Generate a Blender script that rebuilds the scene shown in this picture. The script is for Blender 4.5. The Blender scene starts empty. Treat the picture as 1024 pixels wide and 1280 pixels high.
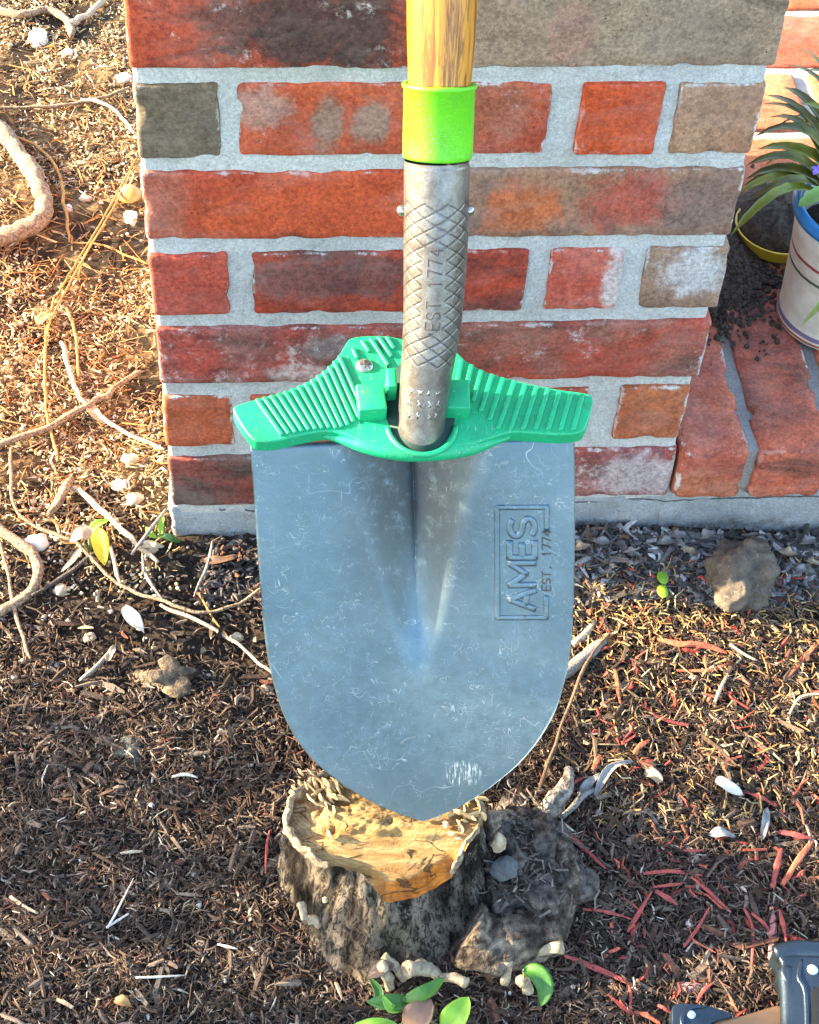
import bpy, bmesh, math, random
import numpy as np
from mathutils import Vector, Matrix, noise as mn

# ------------------------------------------------------------------ camera
SC = bpy.context.scene
COL = SC.collection
FPX, PITCH, YAW, ROLL = 2069.0, math.radians(49.1), math.radians(-7.08), math.radians(3.93)
CAM = np.array([82.0, -871.0, 1011.0])                    # millimetres
_f = np.array([-math.sin(YAW)*math.cos(PITCH), math.cos(YAW)*math.cos(PITCH), -math.sin(PITCH)])
_r = np.array([math.cos(YAW), math.sin(YAW), 0.0]); _u = np.cross(_r, _f)
CR = math.cos(ROLL)*_r + math.sin(ROLL)*_u
CU = -math.sin(ROLL)*_r + math.cos(ROLL)*_u
CF = _f
cam = bpy.data.cameras.new('camera'); camo = bpy.data.objects.new('camera', cam); COL.objects.link(camo)
cam.sensor_fit = 'VERTICAL'; cam.sensor_height = 24.0; cam.lens = FPX/1280*24.0
cam.clip_start = 0.02; cam.clip_end = 500.0
mw = Matrix.Identity(4)
for i in range(3):
    mw[i][0] = CR[i]; mw[i][1] = CU[i]; mw[i][2] = -CF[i]; mw[i][3] = CAM[i]/1000
camo.matrix_world = mw
SC.camera = camo

# ------------------------------------------------------------------ light
SUN_EL, SUN_AZ = math.radians(18.0), math.radians(10.0)   # low sun from the left, a little behind the pier
sdir = Vector((-math.cos(SUN_EL)*math.cos(SUN_AZ), math.cos(SUN_EL)*math.sin(SUN_AZ), math.sin(SUN_EL)))
world = bpy.data.worlds.new('World'); SC.world = world; world.use_nodes = True
wn = world.node_tree; wn.nodes.clear()
sky = wn.nodes.new('ShaderNodeTexSky'); sky.sky_type = 'NISHITA'; sky.sun_disc = False
sky.sun_elevation = SUN_EL; sky.sun_rotation = math.atan2(sdir.x, sdir.y)
sky.air_density = 1.0; sky.dust_density = 1.0; sky.ozone_density = 1.0
bg = wn.nodes.new('ShaderNodeBackground'); bg.inputs[1].default_value = 0.15
wo = wn.nodes.new('ShaderNodeOutputWorld')
wn.links.new(sky.outputs[0], bg.inputs[0]); wn.links.new(bg.outputs[0], wo.inputs[0])
sun = bpy.data.lights.new('sun', 'SUN'); sun.energy = 5.0; sun.angle = math.radians(0.6); sun.color = (1.0, 0.83, 0.56)
suno = bpy.data.objects.new('sun', sun); COL.objects.link(suno)
suno.rotation_euler = sdir.to_track_quat('Z', 'Y').to_euler()
SC.view_settings.view_transform = 'Standard'; SC.view_settings.look = 'None'
SC.view_settings.gamma = 1.0; SC.view_settings.use_curve_mapping = False
SC.view_settings.exposure = 3.0

rnd = random.Random(7); rng = np.random.default_rng(11)

# ------------------------------------------------------------------ helpers: projection
def ray(px, py): return CF + CR*(px-512)/FPX - CU*(py-640)/FPX
def on_plane(px, py, o, n):
    d = ray(px, py); n = np.asarray(n, float)
    return CAM + d*(np.dot(np.asarray(o, float)-CAM, n)/np.dot(d, n))
def on_y(px, py, y): return on_plane(px, py, (0, y, 0), (0, 1, 0))
def on_z(px, py, z): return on_plane(px, py, (0, 0, z), (0, 0, 1))
def at(px, py, dep): return CAM + ray(px, py)*dep
def depth(P): return float(np.dot(np.asarray(P)-CAM, CF))

# ------------------------------------------------------------------ helpers: noise and ground height
def _h(ix, iy, s):
    v = np.sin(ix*127.1 + iy*311.7 + s*74.7)*43758.5453
    return v - np.floor(v)
def vnoise(x, y, s=0.0):
    ix = np.floor(x); iy = np.floor(y); fx = x-ix; fy = y-iy
    fx = fx*fx*(3-2*fx); fy = fy*fy*(3-2*fy)
    a = _h(ix, iy, s); b = _h(ix+1, iy, s); c = _h(ix, iy+1, s); d = _h(ix+1, iy+1, s)
    return (a*(1-fx)+b*fx)*(1-fy) + (c*(1-fx)+d*fx)*fy
def fbm(x, y, s=0.0, o=4):
    t = 0; a = 0.5
    for k in range(o):
        t = t + a*(vnoise(x, y, s+k)-0.5); x = x*2.03+3.1; y = y*2.03-1.7; a *= 0.5
    return t*2
def sst(a, b, x):
    t = np.clip((x-a)/(b-a), 0, 1); return t*t*(3-2*t)
STC = np.array([152.0, -300.0])
def G(x, y):
    x = np.asarray(x, float); y = np.asarray(y, float)
    z = -46.0 + 0*x
    near = np.exp(-(np.minimum(y, 0)/70.0)**2)
    z = z + near*(20 - 17*sst(330, 540, x))
    fade = 1-sst(900, 1500, np.hypot(x-100, y))
    z = z + fade*(9*fbm(x/140, y/140, 3.0, 3) + 4.5*fbm(x/38, y/38, 9.0, 3))
    d = np.hypot(x-STC[0]-30, y-STC[1])
    z = z + 8*np.exp(-(d/110)**2)
    return z
def gp(px, py, h=0.0):
    z = -45.0
    for _ in range(6):
        P = on_z(px, py, z + h); z = float(G(P[0], P[1]))
    return np.array([P[0], P[1], z+h])

# ------------------------------------------------------------------ helpers: meshes and objects
S = 0.001
def new_mesh(name, V, F, smooth=True, colors=None):
    me = bpy.data.meshes.new(name)
    V = np.asarray(V, float)
    me.from_pydata((V*S).tolist(), [], [tuple(int(i) for i in f) for f in F])
    if smooth: me.polygons.foreach_set('use_smooth', [True]*len(me.polygons))
    if colors is not None: add_col(me, colors)
    me.update(); return me
def add_col(me, colors):
    a = me.color_attributes.new('Col', 'FLOAT_COLOR', 'POINT')
    c = np.ones((len(colors), 4), np.float32); c[:, :3] = colors
    a.data.foreach_set('color', c.ravel())
def fast_mesh(name, V, quads, tris, colors, smooth=False):
    me = bpy.data.meshes.new(name)
    nq = 0 if quads is None else len(quads); nt = 0 if tris is None else len(tris)
    loops = np.concatenate([a.ravel() for a in (quads, tris) if a is not None]).astype(np.int32)
    starts = np.concatenate([np.arange(nq)*4, nq*4+np.arange(nt)*3]).astype(np.int32)
    me.vertices.add(len(V)); me.vertices.foreach_set('co', (V*S).astype(np.float32).ravel())
    me.loops.add(len(loops)); me.loops.foreach_set('vertex_index', loops)
    me.polygons.add(nq+nt); me.polygons.foreach_set('loop_start', starts)
    me.polygons.foreach_set('use_smooth', np.full(nq+nt, smooth))
    me.update(calc_edges=True)
    if colors is not None: add_col(me, colors)
    return me
def obj(name, me, mat=None, parent=None, loc=None):
    o = bpy.data.objects.new(name, me); COL.objects.link(o)
    if mat is not None and me is not None:
        if not me.materials: me.materials.append(mat)
    if loc is not None: o.location = Vector([c*S for c in loc])
    if parent is not None: o.parent = parent
    return o
def tag(o, label=None, cat=None, group=None, kind=None):
    if label: o['label'] = label
    if cat: o['category'] = cat
    if group: o['group'] = group
    if kind: o['kind'] = kind
    return o
def thing(name, label, cat, loc=(0, 0, 0), group=None):
    return tag(obj(name, None, loc=loc), label, cat, group)
def rel(V, loc): return np.asarray(V, float) - np.asarray(loc, float)

def axis_coords(h, r, n):
    if n < 1: n = 1
    inner = np.linspace(-(h-r), h-r, n+1)
    return np.concatenate([[-h, -h+r*0.3], inner, [h-r*0.3, h]])
def rbox(sx, sy, sz, r=2.0, n=(1, 1, 1), amp=0.0, freq=0.03, seed=0.0, chip=0.0):
    """rounded, optionally uneven box centred on the origin: verts, faces"""
    h = np.array([sx, sy, sz])/2; r = min(r, h.min()*0.95)
    ax = [axis_coords(h[i], r, n[i]) for i in range(3)]
    idx = {}; V = []; F = []
    def vid(k):
        if k not in idx:
            idx[k] = len(V); V.append([ax[0][k[0]], ax[1][k[1]], ax[2][k[2]]])
        return idx[k]
    N = [len(a)-1 for a in ax]
    for a in range(3):
        b, c = (a+1) % 3, (a+2) % 3
        for side in (0, N[a]):
            for i in range(N[b]):
                for j in range(N[c]):
                    q = []
                    for di, dj in ((0, 0), (1, 0), (1, 1), (0, 1)):
                        k = [0, 0, 0]; k[a] = side; k[b] = i+di; k[c] = j+dj; q.append(vid(tuple(k)))
                    F.append(q if side else q[::-1])
    V = np.array(V); q = np.clip(V, -(h-r), h-r); d = V-q
    L = np.linalg.norm(d, axis=1, keepdims=True); V = q + d/np.maximum(L, 1e-9)*r*(L > 1e-9)
    if amp or chip:
        for i, p in enumerate(V):
            w = Vector((p[0]*freq+seed, p[1]*freq-seed, p[2]*freq+seed*2))
            nz = mn.noise_vector(w)*amp + mn.noise_vector(w*3.1)*amp*0.5
            V[i] += np.array(nz)
            if chip:
                e = np.sort(h-np.abs(p))                        # near two faces = on an edge
                k = max(0.0, mn.noise(w*2.3+Vector((5, 1, 2)))-0.05)*chip
                if e[1] < 4: V[i] -= np.sign(p)*k*np.where(h-np.abs(p) < 4, 1, 0)
    return V, F

def tube(P, R, n=10, amp=0.0, freq=0.1, seed=0.0, sub=4, flat=1.0, caps=True):
    """tube along a smoothed polyline with a radius per point"""
    P = np.asarray(P, float); R = np.broadcast_to(np.asarray(R, float), (len(P),)).copy()
    if sub > 1 and len(P) > 1:
        t = np.arange(len(P)); tt = np.linspace(0, len(P)-1, (len(P)-1)*sub+1)
        Q = []
        for x in tt:
            i = min(int(x), len(P)-2); f = x-i
            p0 = P[max(i-1, 0)]; p1 = P[i]; p2 = P[i+1]; p3 = P[min(i+2, len(P)-1)]
            Q.append(0.5*((2*p1)+(-p0+p2)*f+(2*p0-5*p1+4*p2-p3)*f*f+(-p0+3*p1-3*p2+p3)*f**3))
        R = np.interp(tt, t, R); P = np.array(Q)
    m = len(P); T = np.gradient(P, axis=0); T /= np.linalg.norm(T, axis=1, keepdims=True)
    up = np.array([0, 0, 1.0]) if abs(T[0][2]) < 0.9 else np.array([0, 1.0, 0])
    V = []; F = []
    for i in range(m):
        a = np.cross(T[i], up); a /= np.linalg.norm(a); b = np.cross(a, T[i]); b *= np.sign(np.dot(b, up)) or 1
        for k in range(n):
            th = 2*math.pi*k/n; rr = R[i]
            if amp:
                q = P[i]*freq*0.6
                rr *= 1+amp*mn.noise(Vector((q[0]+seed+math.cos(th), q[1]+math.sin(th), q[2]-seed)))
            V.append(P[i]+rr*(math.cos(th)*a+math.sin(th)*b*flat))
    for i in range(m-1):
        for k in range(n):
            F.append([i*n+k, i*n+(k+1) % n, (i+1)*n+(k+1) % n, (i+1)*n+k])
    if caps: F.append(list(range(n))[::-1]); F.append([(m-1)*n+k for k in range(n)])
    return np.array(V), F

def lathe(prof, n=48):
    V = []; F = []; m = len(prof)
    for i, (r, z) in enumerate(prof):
        for k in range(n): V.append([r*math.cos(2*math.pi*k/n), r*math.sin(2*math.pi*k/n), z])
    for i in range(m-1):
        for k in range(n): F.append([i*n+k, i*n+(k+1) % n, (i+1)*n+(k+1) % n, (i+1)*n+k])
    return np.array(V), F

def rock(sx, sy, sz, seed=0.0, sub=2, rough=0.35, freq=1.1):
    bm = bmesh.new(); bmesh.ops.create_icosphere(bm, subdivisions=sub, radius=1.0)
    V = []
    for v in bm.verts:
        p = v.co.copy(); k = 1+rough*mn.noise(p*freq+Vector((seed*3.7, seed, -seed)))+rough*0.4*mn.noise(p*freq*3+Vector((seed, 0, seed)))
        V.append([p.x*k*sx, p.y*k*sy, p.z*k*sz])
    F = [[v.index for v in f.verts] for f in bm.faces]; bm.free()
    return np.array(V), F

def prism(poly, z0, z1, bev=0.0, seg=2):
    """outline (x, y) extruded from z0 to z1 with bevelled rims"""
    bm = bmesh.new()
    vs = [bm.verts.new((p[0], p[1], z0)) for p in poly]
    f = bm.faces.new(vs)
    r = bmesh.ops.extrude_face_region(bm, geom=[f])
    for g in r['geom']:
        if isinstance(g, bmesh.types.BMVert): g.co.z = z1
    bmesh.ops.recalc_face_normals(bm, faces=bm.faces)
    if bev:
        ed = [e for e in bm.edges if abs(e.verts[0].co.z-e.verts[1].co.z) < 1e-6]
        bmesh.ops.bevel(bm, geom=ed, offset=bev, segments=seg, profile=0.6, affect='EDGES', clamp_overlap=True)
    bm.verts.index_update()
    V = np.array([v.co[:] for v in bm.verts]); F = [[v.index for v in q.verts] for q in bm.faces]; bm.free()
    return V, F

def leaf_mesh(P, width, fold=0.25, nx=5, up=(0, 0, 1), wave=0.0, seed=0.0, tipw=0.0, thick=0.35, blunt=0.6):
    """a leaf along the polyline P: real thickness, folded along its midrib"""
    P = np.asarray(P, float); t = np.arange(len(P)); tt = np.linspace(0, len(P)-1, 11)
    Q = np.stack([np.interp(tt, t, P[:, i]) for i in range(3)], 1)
    if len(P) > 2:
        for _ in range(3): Q[1:-1] = (Q[:-2]+2*Q[1:-1]+Q[2:])/4
    T = np.gradient(Q, axis=0); T /= np.linalg.norm(T, axis=1, keepdims=True)
    V = []; m = len(Q)
    for i in range(m):
        s = i/(m-1); w = width*0.5*max(tipw, math.sin(math.pi*min(1, s*0.98+0.02))**blunt*(1-0.35*s))
        a = np.cross(T[i], np.asarray(up, float)); a /= max(1e-6, np.linalg.norm(a)); b = np.cross(a, T[i])
        for k in range(nx):
            q = (k/(nx-1))*2-1
            V.append(Q[i]+a*w*q+b*(abs(q)*w*fold + wave*math.sin(s*9+q*2+seed)*abs(q)))
    V = np.array(V); n = len(V)
    nb = np.array([0, 0, -thick]); V = np.vstack([V, V+nb]); F = []
    for i in range(m-1):
        for k in range(nx-1):
            a = i*nx+k; F.append([a, a+1, a+nx+1, a+nx]); F.append([n+a, n+a+nx, n+a+nx+1, n+a+1])
    for i in range(m-1):
        for k in (0, nx-1): F.append([i*nx+k, (i+1)*nx+k, n+(i+1)*nx+k, n+i*nx+k])
    for k in range(nx-1):
        for i in (0, m-1): F.append([i*nx+k, i*nx+k+1, n+i*nx+k+1, n+i*nx+k])
    return V, F
def join(parts):
    V = []; F = []; n = 0
    for v, f in parts:
        V.append(np.asarray(v, float)); F += [[i+n for i in q] for q in f]; n += len(v)
    return np.vstack(V), F

# ------------------------------------------------------------------ materials
class NT:
    def __init__(s, name):
        s.m = bpy.data.materials.new(name); s.m.use_nodes = True; s.t = s.m.node_tree; s.t.nodes.clear()
        s.b = s.t.nodes.new('ShaderNodeBsdfPrincipled'); s.o = s.t.nodes.new('ShaderNodeOutputMaterial')
        s.t.links.new(s.b.outputs[0], s.o.inputs[0])
        s.tc = s.t.nodes.new('ShaderNodeTexCoord')
    def put(s, sock, v):
        if isinstance(v, bpy.types.NodeSocket): s.t.links.new(v, sock)
        elif isinstance(v, tuple) and len(v) == 3 and sock.type == 'RGBA': sock.default_value = (*v, 1)
        else: sock.default_value = v
    def coords(s, which='Object', off=(0, 0, 0), sc=(1, 1, 1)):
        n = s.t.nodes.new('ShaderNodeMapping'); s.t.links.new(s.tc.outputs[which], n.inputs[0])
        n.inputs[1].default_value = off; n.inputs[3].default_value = sc; return n.outputs[0]
    def noise(s, vec, scale, detail=4, rough=0.6, dist=0.0, col=False):
        n = s.t.nodes.new('ShaderNodeTexNoise'); s.put(n.inputs['Vector'], vec); n.inputs['Scale'].default_value = scale
        n.inputs['Detail'].default_value = detail; n.inputs['Roughness'].default_value = rough; n.inputs['Distortion'].default_value = dist
        return n.outputs[1 if col else 0]
    def voro(s, vec, scale, feature='F1'):
        n = s.t.nodes.new('ShaderNodeTexVoronoi'); n.feature = feature; s.put(n.inputs['Vector'], vec); n.inputs['Scale'].default_value = scale
        return n.outputs[0]
    def math(s, op, a, b=0.0, c=0.0):
        n = s.t.nodes.new('ShaderNodeMath'); n.operation = op
        s.put(n.inputs[0], a); s.put(n.inputs[1], b); s.put(n.inputs[2], c); return n.outputs[0]
    def vmath(s, op, a, b=(0, 0, 0)):
        n = s.t.nodes.new('ShaderNodeVectorMath'); n.operation = op
        s.put(n.inputs[0], a); s.put(n.inputs[1], b); return n.outputs[1 if op == 'LENGTH' else 0]
    def ss(s, v, a, b, lo=0.0, hi=1.0):
        n = s.t.nodes.new('ShaderNodeMapRange'); n.interpolation_type = 'SMOOTHSTEP'; s.put(n.inputs[0], v)
        n.inputs[1].default_value = a; n.inputs[2].default_value = b; n.inputs[3].default_value = lo; n.inputs[4].default_value = hi
        return n.outputs[0]
    def mix(s, f, a, b, mode='MIX'):
        n = s.t.nodes.new('ShaderNodeMix'); n.data_type = 'RGBA'; n.blend_type = mode; n.clamp_factor = True
        s.put(n.inputs[0], f); s.put(n.inputs[6], a); s.put(n.inputs[7], b); return n.outputs[2]
    def attr(s, name='Col'):
        n = s.t.nodes.new('ShaderNodeAttribute'); n.attribute_name = name; return n.outputs[0]
    def sep(s, v):
        n = s.t.nodes.new('ShaderNodeSeparateXYZ'); s.put(n.inputs[0], v); return n.outputs
    def bump(s, h, dist=0.001, st=1.0):
        n = s.t.nodes.new('ShaderNodeBump'); n.inputs['Strength'].default_value = st; n.inputs['Distance'].default_value = dist
        s.put(n.inputs['Height'], h); s.t.links.new(n.outputs[0], s.b.inputs['Normal'])
    def fin(s, col, rough=0.8, metal=0.0, spec=0.5):
        s.put(s.b.inputs['Base Color'], col); s.put(s.b.inputs['Roughness'], rough); s.put(s.b.inputs['Metallic'], metal)
        s.b.inputs['Specular IOR Level'].default_value = spec; return s.m

def simple(name, c1, c2=None, scale=60.0, rough=0.75, metal=0.0, bump=0.0, bscale=250.0, spec=0.4, sc=(1, 1, 1)):
    k = NT(name); v = k.coords(sc=sc)
    c = c1 if c2 is None else k.mix(k.ss(k.noise(v, scale, 5), 0.35, 0.65), c1, c2)
    if bump: k.bump(k.noise(v, bscale, 5), bump)
    return k.fin(c, rough, metal, spec)
def attr_mat(name, rough=0.9, spec=0.25, scale=400.0, var=0.35, bump=0.0006):
    k = NT(name); v = k.coords(); n = k.noise(v, scale, 4)
    c = k.mix(1.0, k.attr(), k.mix(k.ss(n, 0.3, 0.7), (1-var,)*3, (1+var*0.4,)*3), 'MULTIPLY')
    k.bump(n, bump); return k.fin(c, rough, 0, spec)

MORTAR_C = (0.66, 0.66, 0.62)
def brick_mat(name, base, second=None, dark=(0.05, 0.035, 0.03), dk=0.25, white=0.25, half=(97, 28), hy=46, spots=(), seed=0.0, s1=14.0, edge=1.0):
    k = NT(name); v = k.coords(off=(seed*1.7, seed*0.9, seed*2.3)); raw = k.coords()
    second = second or tuple(c*0.7 for c in base)
    sat = lambda c: (min(0.62, c[0]*(1.10 if c[0] > 1.8*c[1] else 0.98)), c[1]*(0.86 if c[0] > 1.8*c[1] else 0.95), c[2]*(0.76 if c[0] > 1.8*c[1] else 0.92))
    base, second = sat(base), sat(second)
    n1 = k.noise(v, s1, 5, 0.65, 0.4); n2 = k.noise(v, 55, 6, 0.7); n3 = k.noise(v, 320, 4, 0.7)
    c = k.mix(k.ss(n1, 0.40, 0.62), base, second)
    nd = k.noise(k.coords(off=(seed+3, 1, seed), sc=(0.6, 1, 1.6)), 20, 6, 0.7, 0.6)
    c = k.mix(k.math('MULTIPLY', k.ss(nd, 0.62-dk*0.35, 0.74), 0.85), c, dark)
    for (cx, cz, rx, rz, colr, st) in spots:
        p = k.vmath('MULTIPLY', k.vmath('SUBTRACT', raw, (cx*S, 0, cz*S)), (1/(rx*S), 0, 1/(rz*S)))
        d = k.math('ADD', k.vmath('LENGTH', p), k.math('MULTIPLY', k.math('SUBTRACT', n2, 0.5), 1.1))
        d = k.math('ADD', d, k.math('MULTIPLY', k.math('SUBTRACT', k.noise(k.coords(off=(seed+cx, 3, cz)), 30, 5, 0.7, 0.8), 0.5), 2.4))
        c = k.mix(k.math('MULTIPLY', k.ss(d, 0.6, 1.3, 1, 0), st), c, colr)
    c = k.mix(0.8, c, k.mix(k.ss(n3, 0.32, 0.68), (0.58, 0.56, 0.55), (1.28, 1.26, 1.25)), 'MULTIPLY')
    c = k.mix(0.6, c, k.mix(k.ss(n2, 0.35, 0.7), (1.18, 1.15, 1.1), (0.62, 0.6, 0.62)), 'MULTIPLY')
    # mortar smeared over the arrises and pale bloom in flecks
    x, y, z = k.sep(raw)
    ex = k.math('SUBTRACT', half[0]*S, k.math('ABSOLUTE', x)); ez = k.math('SUBTRACT', half[1]*S, k.math('ABSOLUTE', z))
    ey = k.math('SUBTRACT', hy*S, k.math('ABSOLUTE', y))
    e = k.math('MAXIMUM', k.math('MINIMUM', ex, ez), k.math('MINIMUM', k.math('MAXIMUM', ex, ez), ey))   # distance to the nearest arris
    nb = k.noise(v, 38, 6, 0.75); thr = k.math('MULTIPLY', k.math('SUBTRACT', nb, 0.45), 0.020*edge)
    m = k.ss(k.math('SUBTRACT', thr, e), -0.0005, 0.0012)
    m = k.math('MULTIPLY', m, k.ss(k.noise(v, 150, 4, 0.8), 0.30, 0.55)); m = k.math('MULTIPLY', m, k.ss(k.noise(k.coords(off=(seed, seed*4, 5)), 9, 3, 0.6), 0.40, 0.60, 0.15, 1.0))
    nw = k.noise(k.coords(off=(seed*5, 2, 7)), 26, 7, 0.8, 0.3)
    bloom = k.math('MULTIPLY', k.ss(nw, 0.70-white*0.28, 0.80-white*0.2), k.ss(k.noise(v, 210, 4, 0.8), 0.42, 0.62))
    c = k.mix(k.math('MULTIPLY', bloom, 0.85), c, (0.66, 0.61, 0.57))
    g4 = k.noise(v, 900, 3, 0.85); c = k.mix(0.5, c, k.mix(k.ss(g4, 0.35, 0.68), (0.72, 0.70, 0.70), (1.28, 1.24, 1.2)), 'MULTIPLY')
    hz = k.math('MULTIPLY', k.ss(k.noise(k.coords(off=(seed, 8, seed*2), sc=(1, 1, 2.2)), 17, 5, 0.7, 0.7), 0.42, 0.7), 0.13)
    c = k.mix(hz, c, (0.56, 0.44, 0.38)); c = k.mix(m, c, (0.60, 0.58, 0.54))
    # small dark pits and pale grit
    pit = k.ss(k.math('ADD', k.voro(v, 230), k.math('MULTIPLY', k.math('SUBTRACT', g4, 0.5), 0.35)), 0.05, 0.14, 1, 0); pit = k.math('MULTIPLY', pit, k.ss(k.noise(v, 45, 3), 0.50, 0.62))
    c = k.mix(k.math('MULTIPLY', pit, 0.8), c, (0.03, 0.02, 0.018))
    hgt = k.math('ADD', k.math('ADD', k.math('MULTIPLY', n3, 0.5), k.math('MULTIPLY', g4, 0.3)), k.math('MULTIPLY', n2, 0.6))
    hgt = k.math('SUBTRACT', hgt, k.math('MULTIPLY', pit, 0.8)); hgt = k.math('ADD', hgt, k.math('MULTIPLY', m, 0.5))
    k.bump(hgt, 0.0016, 0.9)
    return k.fin(c, 0.9, 0, 0.2)

def mortar_mat(name, c=MORTAR_C, dirt=0.5, crack=None):
    k = NT(name); v = k.coords('Object')
    n1 = k.noise(v, 16, 5, 0.7); n2 = k.noise(v, 90, 6, 0.75); n3 = k.noise(v, 500, 3, 0.7)
    col = k.mix(k.ss(n1, 0.35, 0.7), c, tuple(x*0.78 for x in c))
    col = k.mix(k.math('MULTIPLY', k.ss(n2, 0.55, 0.72), dirt), col, (0.22, 0.20, 0.18))
    n4 = k.noise(v, 1100, 3, 0.85); col = k.mix(0.75, col, k.mix(k.ss(n3, 0.3, 0.7), (0.7,)*3, (1.15,)*3), 'MULTIPLY'); col = k.mix(0.6, col, k.mix(k.ss(n4, 0.33, 0.66), (0.7,)*3, (1.2,)*3), 'MULTIPLY')
    if crack is not None:
        x, y, z = k.sep(v); zz = k.math('ADD', z, k.math('ADD', k.math('MULTIPLY', k.math('SUBTRACT', k.noise(v, 14, 5, 0.7), 0.5), 0.012), k.math('MULTIPLY', k.math('SUBTRACT', n2, 0.5), 0.004)))
        ck = k.math('MULTIPLY', k.ss(k.math('ABSOLUTE', k.math('SUBTRACT', zz, crack)), 0.0003, 0.0011, 1, 0), k.ss(k.noise(v, 18, 3), 0.40, 0.5))
        col = k.mix(k.math('MULTIPLY', ck, 0.85), col, (0.07, 0.065, 0.06))
        col = k.mix(k.math('MULTIPLY', k.ss(z, crack-0.012, crack-0.045), k.ss(n2, 0.4, 0.6)), col, (0.16, 0.15, 0.14))
    else: ck = 0.0
    k.bump(k.math('SUBTRACT', k.math('ADD', k.math('ADD', k.math('MULTIPLY', n3, 0.6), k.math('MULTIPLY', n4, 0.3)), n2), ck), 0.0026, 1.0)
    return k.fin(col, 0.95, 0, 0.15)
M_MORTAR = mortar_mat('mortar'); M_CONC = mortar_mat('rough_concrete', (0.42, 0.44, 0.45), 0.95, 0.002)

def blade_mat():
    k = NT('scuffed_grey_steel'); v = k.coords(); g = (0.105, 0.162, 0.198)
    n1 = k.noise(v, 9, 4, 0.6); n2 = k.noise(v, 120, 6, 0.75); n3 = k.noise(v, 900, 3, 0.8)
    c = k.mix(k.ss(n1, 0.35, 0.65), g, (0.15, 0.21, 0.245))
    c = k.mix(0.6, c, k.mix(k.ss(n2, 0.35, 0.7), (0.8,)*3, (1.2,)*3), 'MULTIPLY')
    # hair-thin wandering scratches
    scr = None
    for sc, off, w in ((44, 1.0, 0.007), (85, 7.0, 0.010), (150, 12.0, 0.013), (60, 19.0, 0.006), (110, 31.0, 0.010), (17, 43.0, 0.0030), (23, 57.0, 0.0034)):
        q = k.noise(k.coords(off=(off, off*0.4, off*2)), sc, 2, 0.5, 1.2)
        l = k.ss(k.math('ABSOLUTE', k.math('SUBTRACT', q, 0.5)), w*0.35, w, 1, 0)
        gate = k.math('MULTIPLY', k.ss(k.noise(k.coords(off=(off*3, 2, off)), sc*0.7, 3, 0.6), 0.50, 0.66), k.ss(k.noise(k.coords(off=(off, 9, 4)), 16, 3, 0.6), 0.40, 0.60))
        l = k.math('MULTIPLY', l, gate); scr = l if scr is None else k.math('MAXIMUM', scr, l)
    fl = k.math('MULTIPLY', k.ss(n3, 0.66, 0.74), k.ss(n2, 0.45, 0.6))
    lit = k.math('MAXIMUM', k.math('MULTIPLY', scr, 0.55), k.math('MULTIPLY', fl, 0.7))
    c = k.mix(lit, c, (0.50, 0.55, 0.57))
    # dried mud bloom near the point and dark patina with painted-in shade in the hollow by the socket
    x, y, z = k.sep(v)
    d = k.vmath('LENGTH', k.vmath('MULTIPLY', k.vmath('SUBTRACT', v, (0.028, 0.036, 0)), (1/0.013, 1/0.010, 0)))
    hair = k.noise(k.coords(sc=(1, 0.14, 1)), 700, 3, 0.7)
    c = k.mix(k.math('MULTIPLY', k.ss(k.math('ADD', d, k.math('MULTIPLY', n2, 0.6)), 0.9, 1.4, 1, 0), k.ss(hair, 0.5, 0.6)), c, (0.55, 0.57, 0.58))
    patina_shade = k.math('MULTIPLY', k.ss(k.math('ABSOLUTE', x), 0.012, 0.062, 1, 0), k.ss(y, 0.12, 0.23))
    c = k.mix(k.math('MULTIPLY', k.math('MULTIPLY', patina_shade, k.ss(n2, 0.22, 0.5)), 0.85), c, (0.055, 0.055, 0.053))
    # long straight scuffs running down the blade, soil film at the point, tiny rust specks
    hl = k.math('MULTIPLY', k.ss(k.noise(k.coords(sc=(1, 0.05, 1), off=(3, 1, 0)), 520, 3, 0.7), 0.63, 0.70), k.ss(k.noise(v, 24, 4, 0.7), 0.48, 0.62))
    c = k.mix(k.math('MULTIPLY', hl, 0.35), c, (0.42, 0.46, 0.48))
    so = k.math('MULTIPLY', k.ss(y, 0.0, 0.06, 1, 0), k.ss(n2, 0.42, 0.62)); c = k.mix(k.math('MULTIPLY', so, 0.5), c, (0.10, 0.085, 0.07))
    ru = k.math('MULTIPLY', k.ss(k.voro(v, 90), 0.06, 0.13, 1, 0), k.ss(k.noise(v, 20, 3), 0.55, 0.62)); c = k.mix(k.math('MULTIPLY', ru, 0.6), c, (0.10, 0.06, 0.04))
    dn = k.noise(v, 28, 3, 0.5)
    k.bump(k.math('ADD', k.math('ADD', k.math('MULTIPLY', n3, 0.3), k.math('MULTIPLY', n2, 0.5)), k.math('MULTIPLY', dn, 1.2)), 0.0005, 0.6)
    return k.fin(c, k.ss(n2, 0.3, 0.7, 0.33, 0.50), 0.75, 0.5)
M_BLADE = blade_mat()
def socket_mat():
    k = NT('worn_socket_steel'); v = k.coords(); n2 = k.noise(v, 60, 6, 0.75); n3 = k.noise(v, 700, 3, 0.8)
    c = k.mix(k.ss(n2, 0.35, 0.68), (0.235, 0.225, 0.21), (0.13, 0.112, 0.095))
    c = k.mix(0.5, c, k.mix(k.ss(n3, 0.3, 0.7), (0.7,)*3, (1.2,)*3), 'MULTIPLY')
    c = k.mix(1.0, c, k.attr(), 'MULTIPLY')
    k.bump(n3, 0.0003, 0.6); return k.fin(c, 0.36, 0.75, 0.5)
M_SOCKET = socket_mat()
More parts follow.
